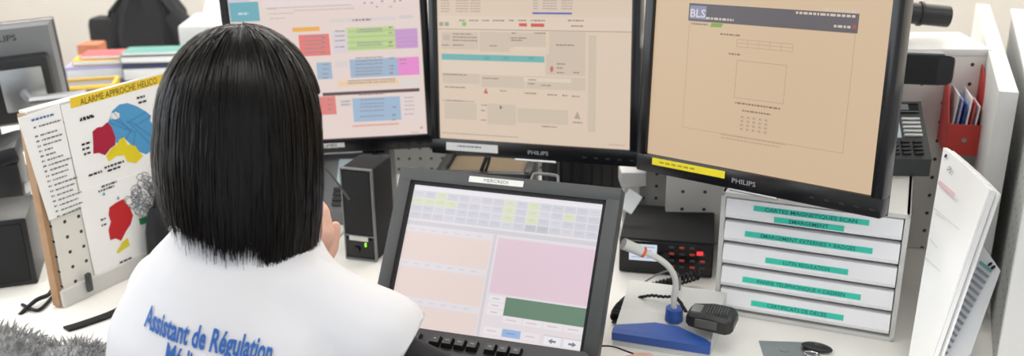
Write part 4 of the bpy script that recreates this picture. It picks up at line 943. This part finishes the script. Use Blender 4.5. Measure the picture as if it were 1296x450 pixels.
for i in range(16000):
    p = polys[random.randrange(len(polys))]; n = Vector(p.normal); c = Vector(p.center)+V(random.uniform(-.005, .005), random.uniform(-.005, .005), random.uniform(-.005, .005))
    d = (n+V(random.gauss(0, .5), random.gauss(0, .5), random.gauss(-.1, .5))).normalized()*random.uniform(.008, .017); s_ = d.orthogonal().normalized()*.0007; k_ = d.cross(s_).normalized()*.003*random.uniform(-1, 1)
    b_ = len(vs_); vs_ += [c-s_, c+s_, c+d*.55+s_*.7+k_, c+d]; fs_ += [(b_, b_+1, b_+2), (b_, b_+2, b_+3)]
me = bpy.data.meshes.new('fur'); me.from_pydata(vs_, [], fs_); tag(link('fur', me, FUR, hood), kind='stuff')

exec_person = True
# ================================================================== the person
SR, SL = atd(530, 402, 1.095), atd(181, 345, 1.222)
mid = (SR+SL)/2; dS = SR-SL; yp = math.atan2(dS.y, dS.x)
MP = Matrix.Translation((mid.x, mid.y, 0)) @ Matrix.Rotation(yp, 4, 'Z'); ip = MP.inverted()
HSP = math.hypot(dS.x, dS.y)/2
pe = thing('person', 'person with black bobbed hair in a white vest lettered in blue, seated with back turned', 'person', MP)
zS = mid.z
HC = ip @ atd(309, 160, 1.125)                 # middle of the head
hy = R(-13); HM = Matrix.Translation(HC) @ Matrix.Rotation(hy, 4, 'Z') @ Matrix.Rotation(R(-8), 4, 'X')
hd = lambda x, y, z: HM @ V(x, y, z)
sR, sL = V(HSP-.085, -.01, zS-.058), V(-HSP+.055, .0, zS-.035)
hipZ = .53
chin_hand = ip @ atd(393, 296, 1.235)
tip = ip @ atz(848, 443, .035)
eL = V(-.27, .26, D0+.05)                      # left elbow on the desk
eR = V(.215, .13, D0+.05)
wR = tip+V(-.05, -.150, .012)
wL = chin_hand+V(-.03, -.01, -.08)
b = MB()
b.caps((0, -.06, hipZ+.02), .125, (0, -.045, .72), .105); b.caps((0, -.045, .72), .105, (0, -.03, zS-.10), .095)
b.caps((-.09, -.03, zS-.10), .07, (.09, -.03, zS-.10), .07); b.caps((-.1, -.015, zS-.05), .05, (.1, -.015, zS-.05), .05)
b.caps((0, -.01, zS-.03), .056, HC+V(0, -.01, -.07), .05)
b.ball(hd(0, -.002, .022), .074, (.9, 1.1, 1.0)); b.caps(hd(0, .035, -.03), .058, hd(0, .055, -.085), .034); b.ball(hd(0, .03, -.02), .07, (.9, .95, 1.15))
b.caps(hd(0, .098, .005), .008, hd(0, .112, -.022), .011); b.caps(hd(-.02, .088, -.062), .008, hd(.02, .088, -.062), .008)
for s in (-1, 1): b.ball(hd(s*.074, -.005, -.01), .02, (.35, .8, 1.4))
def arm(s, e, w):
    b.caps(s, .05, e, .038); b.caps(e, .038, w, .026)
arm(sL, eL, wL); arm(sR, eR, wR)
def hand(w, palm_dir, nrm, curl, side, scale=1.):
    f_ = palm_dir.normalized(); n_ = (nrm-f_*nrm.dot(f_)).normalized(); s_ = f_.cross(n_)*side
    for k in range(4): o = (k-1.5)*.018; b.caps(w+s_*o*.7, .014, w+f_*.085+s_*o, .0115)
    out = []
    for k, L in enumerate((.066, .076, .07, .054)):
        o = (k-1.5)*.019; p = w+f_*.085+s_*o; d = f_.copy(); r_ = .0088
        for j_, fr in enumerate((.45, .32, .23)):
            a = curl*(.6 if j_ == 0 else 1.); d = (d*math.cos(a)-n_*math.sin(a)).normalized(); n_k = n_
            q = p+d*L*fr; b.caps(p, r_, q, r_*.9, 10); p, r_ = q, r_*.9
        out.append((p, d))
    t0 = w+f_*.03-s_*.03; t1 = t0+(f_*.6-s_*.55-n_*.3).normalized()*.035; t2 = t1+(f_*.9-s_*.1-n_*.35).normalized()*.03
    b.caps(w+f_*.015-s_*.015, .014, t0, .013, 10); b.caps(t0, .0125, t1, .0105, 10); b.caps(t1, .0105, t2, .009, 10); return out
tips = hand(wR, (tip-wR)*1.0, V(0, 0, 1), .22, 1)
hand(wL, (chin_hand-wL), V(.75, -.35, 0), 1.25, -1)
for s in (-1, 1):
    b.caps((s*.09, -.05, hipZ), .09, (s*.11, .38, hipZ-.02), .06); b.caps((s*.11, .38, hipZ-.02), .055, (s*.11, .36, .09), .04); b.caps((s*.11, .34, .05), .035, (s*.12, .48, .035), .03)
body = link('body', remeshed(b, .0055, 'body', 4), SKIN, pe)
for s in (-1, 1):
    MB().ball(hd(s*.028, .076, .010), .0105, n=14).build('eye', WHITE, body); MB().ball(hd(s*.028, .0855, .010), .0045, (1, .5, 1), n=10).build('iris', MATB, body)
    MB().tube([hd(s*.012, .086, .032), hd(s*.024, .084, .036), hd(s*.036, .076, .033)], .0025, 6).build('eyebrow', HAIR, body)
MB().tube([hd(-.02, .094, -.062), hd(0, .1, -.0625), hd(.02, .094, -.062)], [.002, .005, .002], 8).build('mouth', mat('lips', rgb(180, 105, 100), .5), body)
for p, d in tips: MB().ball(p+V(0, 0, .0055)+d*.001, .0055, (1, 1.2, .4), 10).build('fingernail', mat('nail', rgb(228, 180, 168), .35), body)
# clothes ------------------------------------------------------
def sup(a, bb, n=36, p=.75, cy=0, z=0, cx=0):
    o = []
    for k in range(n):
        th_ = 2*PI*k/n; c, s = math.cos(th_), math.sin(th_); o.append(V(cx+a*math.copysign(abs(c)**p, c), cy+bb*math.copysign(abs(s)**p, s), z))
    return o
v = MB(); rr = []
for z, a, bb, cy in ((.50, .205, .17, -.045), (.62, .198, .155, -.045), (D0+.0, .195, .145, -.045), (zS-.17, .197, .138, -.04), (zS-.10, .195, .130, -.035), (zS-.05, .182, .120, -.03), (zS-.01, .158, .105, -.025), (zS+.03, .125, .088, -.018), (zS+.062, .088, .072, -.008), (zS+.09, .066, .060, .002), (zS+.115, .057, .055, .006)):
    rr.append(sup(a, bb, cy=cy, z=z, cx=-.024*max(0, min(1, (z-zS)/.1))))
v.loft(rr)
for q in v.bm.verts:
    if q.co.x > 0:
        if q.co.z > zS-.2: q.co.z -= .08*q.co.x+.022*min(1, q.co.x/.04)
        if q.co.x > .1: q.co.x = .1+(q.co.x-.1)*.62
    elif q.co.z > zS-.12: q.co.z += .03*min(1, -q.co.x/.06)*min(1, (q.co.z-zS+.12)/.06)
cR, cL = V(HSP, .0, zS-.07), V(-HSP, .03, zS-.07)
aR = (eR-sR).normalized(); aL = (eL-sL).normalized()
aRv = V(.8, .2, -.5).normalized(); endR = V(HSP-.036, -.008, zS-.066); endL = sL+aL*.12
v.caps(V(.05, -.015, zS+.006), .060, V(.142, -.010, zS-.036), .062); v.caps(V(.142, -.010, zS-.036), .062, endR, .064); v.caps(V(.09, -.015, zS-.062), .070, sR+V(.0, 0, -.006), .066); v.caps(sR+V(0, 0, -.004), .066, endR+aRv*.02, .068)
v.caps(V(-.10, -.015, zS-.04), .078, sL+V(0, 0, .006), .070); v.caps(sL+V(0, 0, .006), .070, endL, .072)
vm = remeshed(v, .007, 'vest', 5)
bm = bmesh.new(); bm.from_mesh(vm)
for e_, a_ in ((endR, aRv), (endL, aL)):
    bmesh.ops.bisect_plane(bm, geom=list(bm.verts)+list(bm.edges)+list(bm.faces), plane_co=e_, plane_no=a_)
    kill = [f for f in bm.faces if (f.calc_center_median()-e_).dot(a_) > 0 and (f.calc_center_median()-e_).length < .088]
    bmesh.ops.delete(bm, geom=kill, context='FACES')
bmesh.ops.bisect_plane(bm, geom=list(bm.verts)+list(bm.edges)+list(bm.faces), plane_co=(0, 0, zS+.09), plane_no=V(.2, .1, 1).normalized(), clear_outer=True)
bmesh.ops.bisect_plane(bm, geom=list(bm.verts)+list(bm.edges)+list(bm.faces), plane_co=(0, 0, .52), plane_no=(0, 0, -1), clear_outer=True)
# soft cloth folds
for q in bm.verts:
    n_ = q.normal; p = q.co
    f_ = noise.noise(V(p.x*8, p.y*8, p.z*4))*.009+noise.noise(V(p.x*20+p.z*9, p.y*16, p.z*11))*.0016
    q.co = p+n_*f_
bm.to_mesh(vm); bm.free()
vo = link('vest', vm, VEST, pe); vm.materials.append(LINING)
so = vo.modifiers.new('thickness', 'SOLIDIFY'); so.thickness = .0022; so.offset = -1; so.material_offset = 1; so.material_offset_rim = 0
vo['label'] = 'white sleeveless vest with blue lettering on the back'
# lettering on the back, laid onto the cloth
bvh = BVHTree.FromPolygons([q.co.copy() for q in vm.vertices], [tuple(p.vertices) for p in vm.polygons])
def back_text(txt, a_px, b_px, h, name):
    # a_px, b_px: base line ends in the photo, found on the cloth
    ie = ip @ EYE; r3 = ip.to_3x3()
    A = bvh.ray_cast(ie, (r3 @ ray(*a_px)).normalized())[0]; B = bvh.ray_cast(ie, (r3 @ ray(*b_px)).normalized())[0]
    vv, ff = glyphs(txt, .028); x0 = min(p[0] for p in vv); x1 = max(p[0] for p in vv)
    q = bmesh.new(); bv = [q.verts.new((p[0], p[1], 0)) for p in vv]
    for f in ff:
        try: q.faces.new([bv[i] for i in f])
        except ValueError: pass
    bmesh.ops.triangulate(q, faces=q.faces); bmesh.ops.subdivide_edges(q, edges=[e for e in q.edges if e.calc_length() > .12], cuts=2); bmesh.ops.triangulate(q, faces=q.faces)
    for p in q.verts:
        t_ = (p.co.x-x0)/(x1-x0); s = A.lerp(B, t_); s = V(s.x, -.5, s.z+p.co.y*h/.7); hit = bvh.ray_cast(s, V(0, 1, 0))
        p.co = (hit[0]+hit[1]*(.0022 if hit[1].y < 0 else -.0022)) if hit[0] else V(s.x, -.15, s.z)
    me = bpy.data.meshes.new(name); q.to_mesh(me); q.free(); return link(name, me, mat('blue_print', rgb(32, 92, 168), .6), vo)
back_text('Assistant de Régulation', (184, 411), (342, 460), .0205, 'lettering')
back_text('Médicale', (209, 459), (270, 480), .0205, 'lettering')
# black shirt
s = MB(); s.caps((0, -.058, .56), .132, (0, -.045, .72), .114); s.caps((0, -.045, .72), .114, (0, -.03, zS-.10), .103); s.caps((-.09, -.03, zS-.10), .076, (.075, -.03, zS-.10), .074)
link('shirt', remeshed(s, .008, 'shirt', 3), SHIRT, pe)
s = MB(); s.caps(sR, .054, eR, .046); s.caps(eR, .046, wR, .033); so_ = link('shirt_sleeve', remeshed(s, .006, 'sleeve', 4), SHIRT, pe)
s = MB(); s.caps(sL, .054, eL, .044); s.caps(eL, .044, wL+(eL-wL)*.25, .033); link('shirt_sleeve', remeshed(s, .006, 'sleeve', 4), SHIRT, pe)
s = MB(); s.caps((0, -.06, hipZ+.0), .14, (0, -.05, .62), .13)
for q in (-1, 1): s.caps((q*.09, -.05, hipZ), .10, (q*.11, .38, hipZ-.02), .07); s.caps((q*.11, .38, hipZ-.02), .068, (q*.11, .36, .11), .055)
link('trousers', remeshed(s, .009, 'trousers', 4), mat('dark_trousers', rgb(40, 42, 52), .85), pe)
for q in (-1, 1):
    s = MB(); s.caps((q*.11, .33, .045), .044, (q*.12, .49, .036), .036); s.build('shoe', MATB, pe)
# hair ---------------------------------------------------------
HA, HB, HCc = .088, .098, .116
def hair_pt(phi, t, L, k=1., flare=1.):
    # phi 0 at the back of the head, t 0 at the crown, 1 at the tips
    tt = .47
    if t < tt:
        th_ = t/tt*PI/2; r_ = math.sin(th_)**.92; z = HCc*math.cos(th_)
    else:
        q = (t-tt)/(1-tt); z = -L*q; r_ = 1+.05*math.sin(q*PI*.8)-.07*q**2.0*flare
    return V(HA*r_*k*math.sin(phi), -HB*r_*k*math.cos(phi)-.004, z*(1 if t >= tt else k))
HLP = [-180, -126, -90, -40, -20, 0, 20, 40, 50, 58, 68, 80, 100, 126, 180]; HLV = [.06, .06, .06, .065, .08, .098, .106, .116, .120, .108, .130, .146, .156, .148, .06]
def hair_len(phi): return float(np.interp(math.degrees(phi), HLP, HLV))
PMAX = 2.2
def edge_len(phi):  # forehead hair stays short of the face
    return 1.0
sh = []; N1, N2_ = 48, 26
cap_v, cap_f = [], []
for i in range(N1+1):
    phi = -PMAX+2*PMAX*i/N1
    for j_ in range(N2_+1): cap_v.append(hair_pt(phi, j_/N2_, hair_len(phi)-.006, .975))
for i in range(N1):
    for j_ in range(N2_): a_ = i*(N2_+1)+j_; cap_f.append((a_, a_+1, a_+N2_+2, a_+N2_+1))
b0_ = len(cap_v)
# top and front part of the scalp hair, ending at the forehead
for i in range(25):
    phi = PMAX+(2*PI-2*PMAX)*i/24
    for j_ in range(9): cap_v.append(hair_pt(phi, j_/8*.36, .1, .975))
for i in range(24):
    for j_ in range(8): a_ = b0_+i*9+j_; cap_f.append((a_, a_+1, a_+10, a_+9))
hm_ = bpy.data.meshes.new('hair'); hm_.from_pydata([tuple(HM @ p) for p in cap_v], [], cap_f); hm_.update(); hm_.polygons.foreach_set('use_smooth', [True]*len(hm_.polygons))
ho = link('hair', hm_, HAIR, pe); sol = ho.modifiers.new('thickness', 'SOLIDIFY'); sol.thickness = .008; sol.offset = -1
NS, NP = 13000, 16
vv = np.zeros((NS, NP, 2, 3)); 
for i in range(NS):
    phi0 = rng.uniform(-PI, PI); front = abs(phi0) > PMAX
    k_ = 1+rng.normal(0, .010)+.006*math.sin(phi0*37)+.004*math.sin(phi0*83+1); L = hair_len(phi0)*(1+rng.normal(0, .075))+(.008 if rng.random() < .1 else 0)
    tmax = .36 if front else 1.0; t0 = rng.uniform(0, .25) if not front else rng.uniform(0, .1); dphi = rng.normal(0, .05); wv = rng.uniform(0, 6); fl_ = rng.uniform(.6, 1.5)
    pts = []
    for j_ in range(NP):
        t = t0+(tmax-t0)*j_/(NP-1); ph = phi0+dphi*t+.02*math.sin(t*5+wv)
        pts.append(hair_pt(ph, t, L, k_*(1+.006*math.sin(t*7+wv)), fl_))
    w_ = rng.uniform(.0003, .0007)
    for j_ in range(NP):
        a_, c_ = pts[max(j_-1, 0)], pts[min(j_+1, NP-1)]; tg = (c_-a_).normalized(); nr = V(pts[j_].x, pts[j_].y, max(pts[j_].z, 0)*.6).normalized(); sd = tg.cross(nr).normalized()
        tw = w_*(1 if j_ < NP-4 else (NP-j_)/4*.9+.1); sd = (sd+nr*rng.normal(0, .25)).normalized()
        vv[i, j_, 0] = HM @ (pts[j_]-sd*tw); vv[i, j_, 1] = HM @ (pts[j_]+sd*tw)
idx = np.arange(NS*NP*2).reshape(NS, NP, 2)
quads = np.stack([idx[:, :-1, 0], idx[:, :-1, 1], idx[:, 1:, 1], idx[:, 1:, 0]], -1).reshape(-1, 4)
hs_ = bpy.data.meshes.new('hair_strands'); hs_.vertices.add(NS*NP*2); hs_.vertices.foreach_set('co', vv.reshape(-1))
hs_.loops.add(quads.size); hs_.loops.foreach_set('vertex_index', quads.reshape(-1)); hs_.polygons.add(len(quads)); hs_.polygons.foreach_set('loop_start', np.arange(0, quads.size, 4)); hs_.update(); hs_.validate()
hs_.polygons.foreach_set('use_smooth', [True]*len(hs_.polygons))
tag(link('hair_strands', hs_, HAIR, ho), kind='stuff')
# chair under the person
oc = thing('swivel_chair', 'dark swivel chair the person sits on', 'chair', Matrix.Translation((mid.x, mid.y, 0)) @ Matrix.Rotation(yp, 4, 'Z'))
MB().box((0, .06, .37), (.46, .46, .07), bev=.03).build('seat', MATB, oc); MB().cyl((0, .05, .1), (0, .05, .35), .03).build('gas_post', BLACK, oc)
for i in range(5):
    a_ = i*2*PI/5+.3; e_ = V(.28*math.cos(a_), .05+.28*math.sin(a_), .06); ft = MB().cyl((0, .05, .10), e_, .02, .014).build('base_arm', BLACK, oc); MB().ball(e_-V(0, 0, .03), .03, (.7, 1, 1), n=12).build('castor', BLACK, ft)
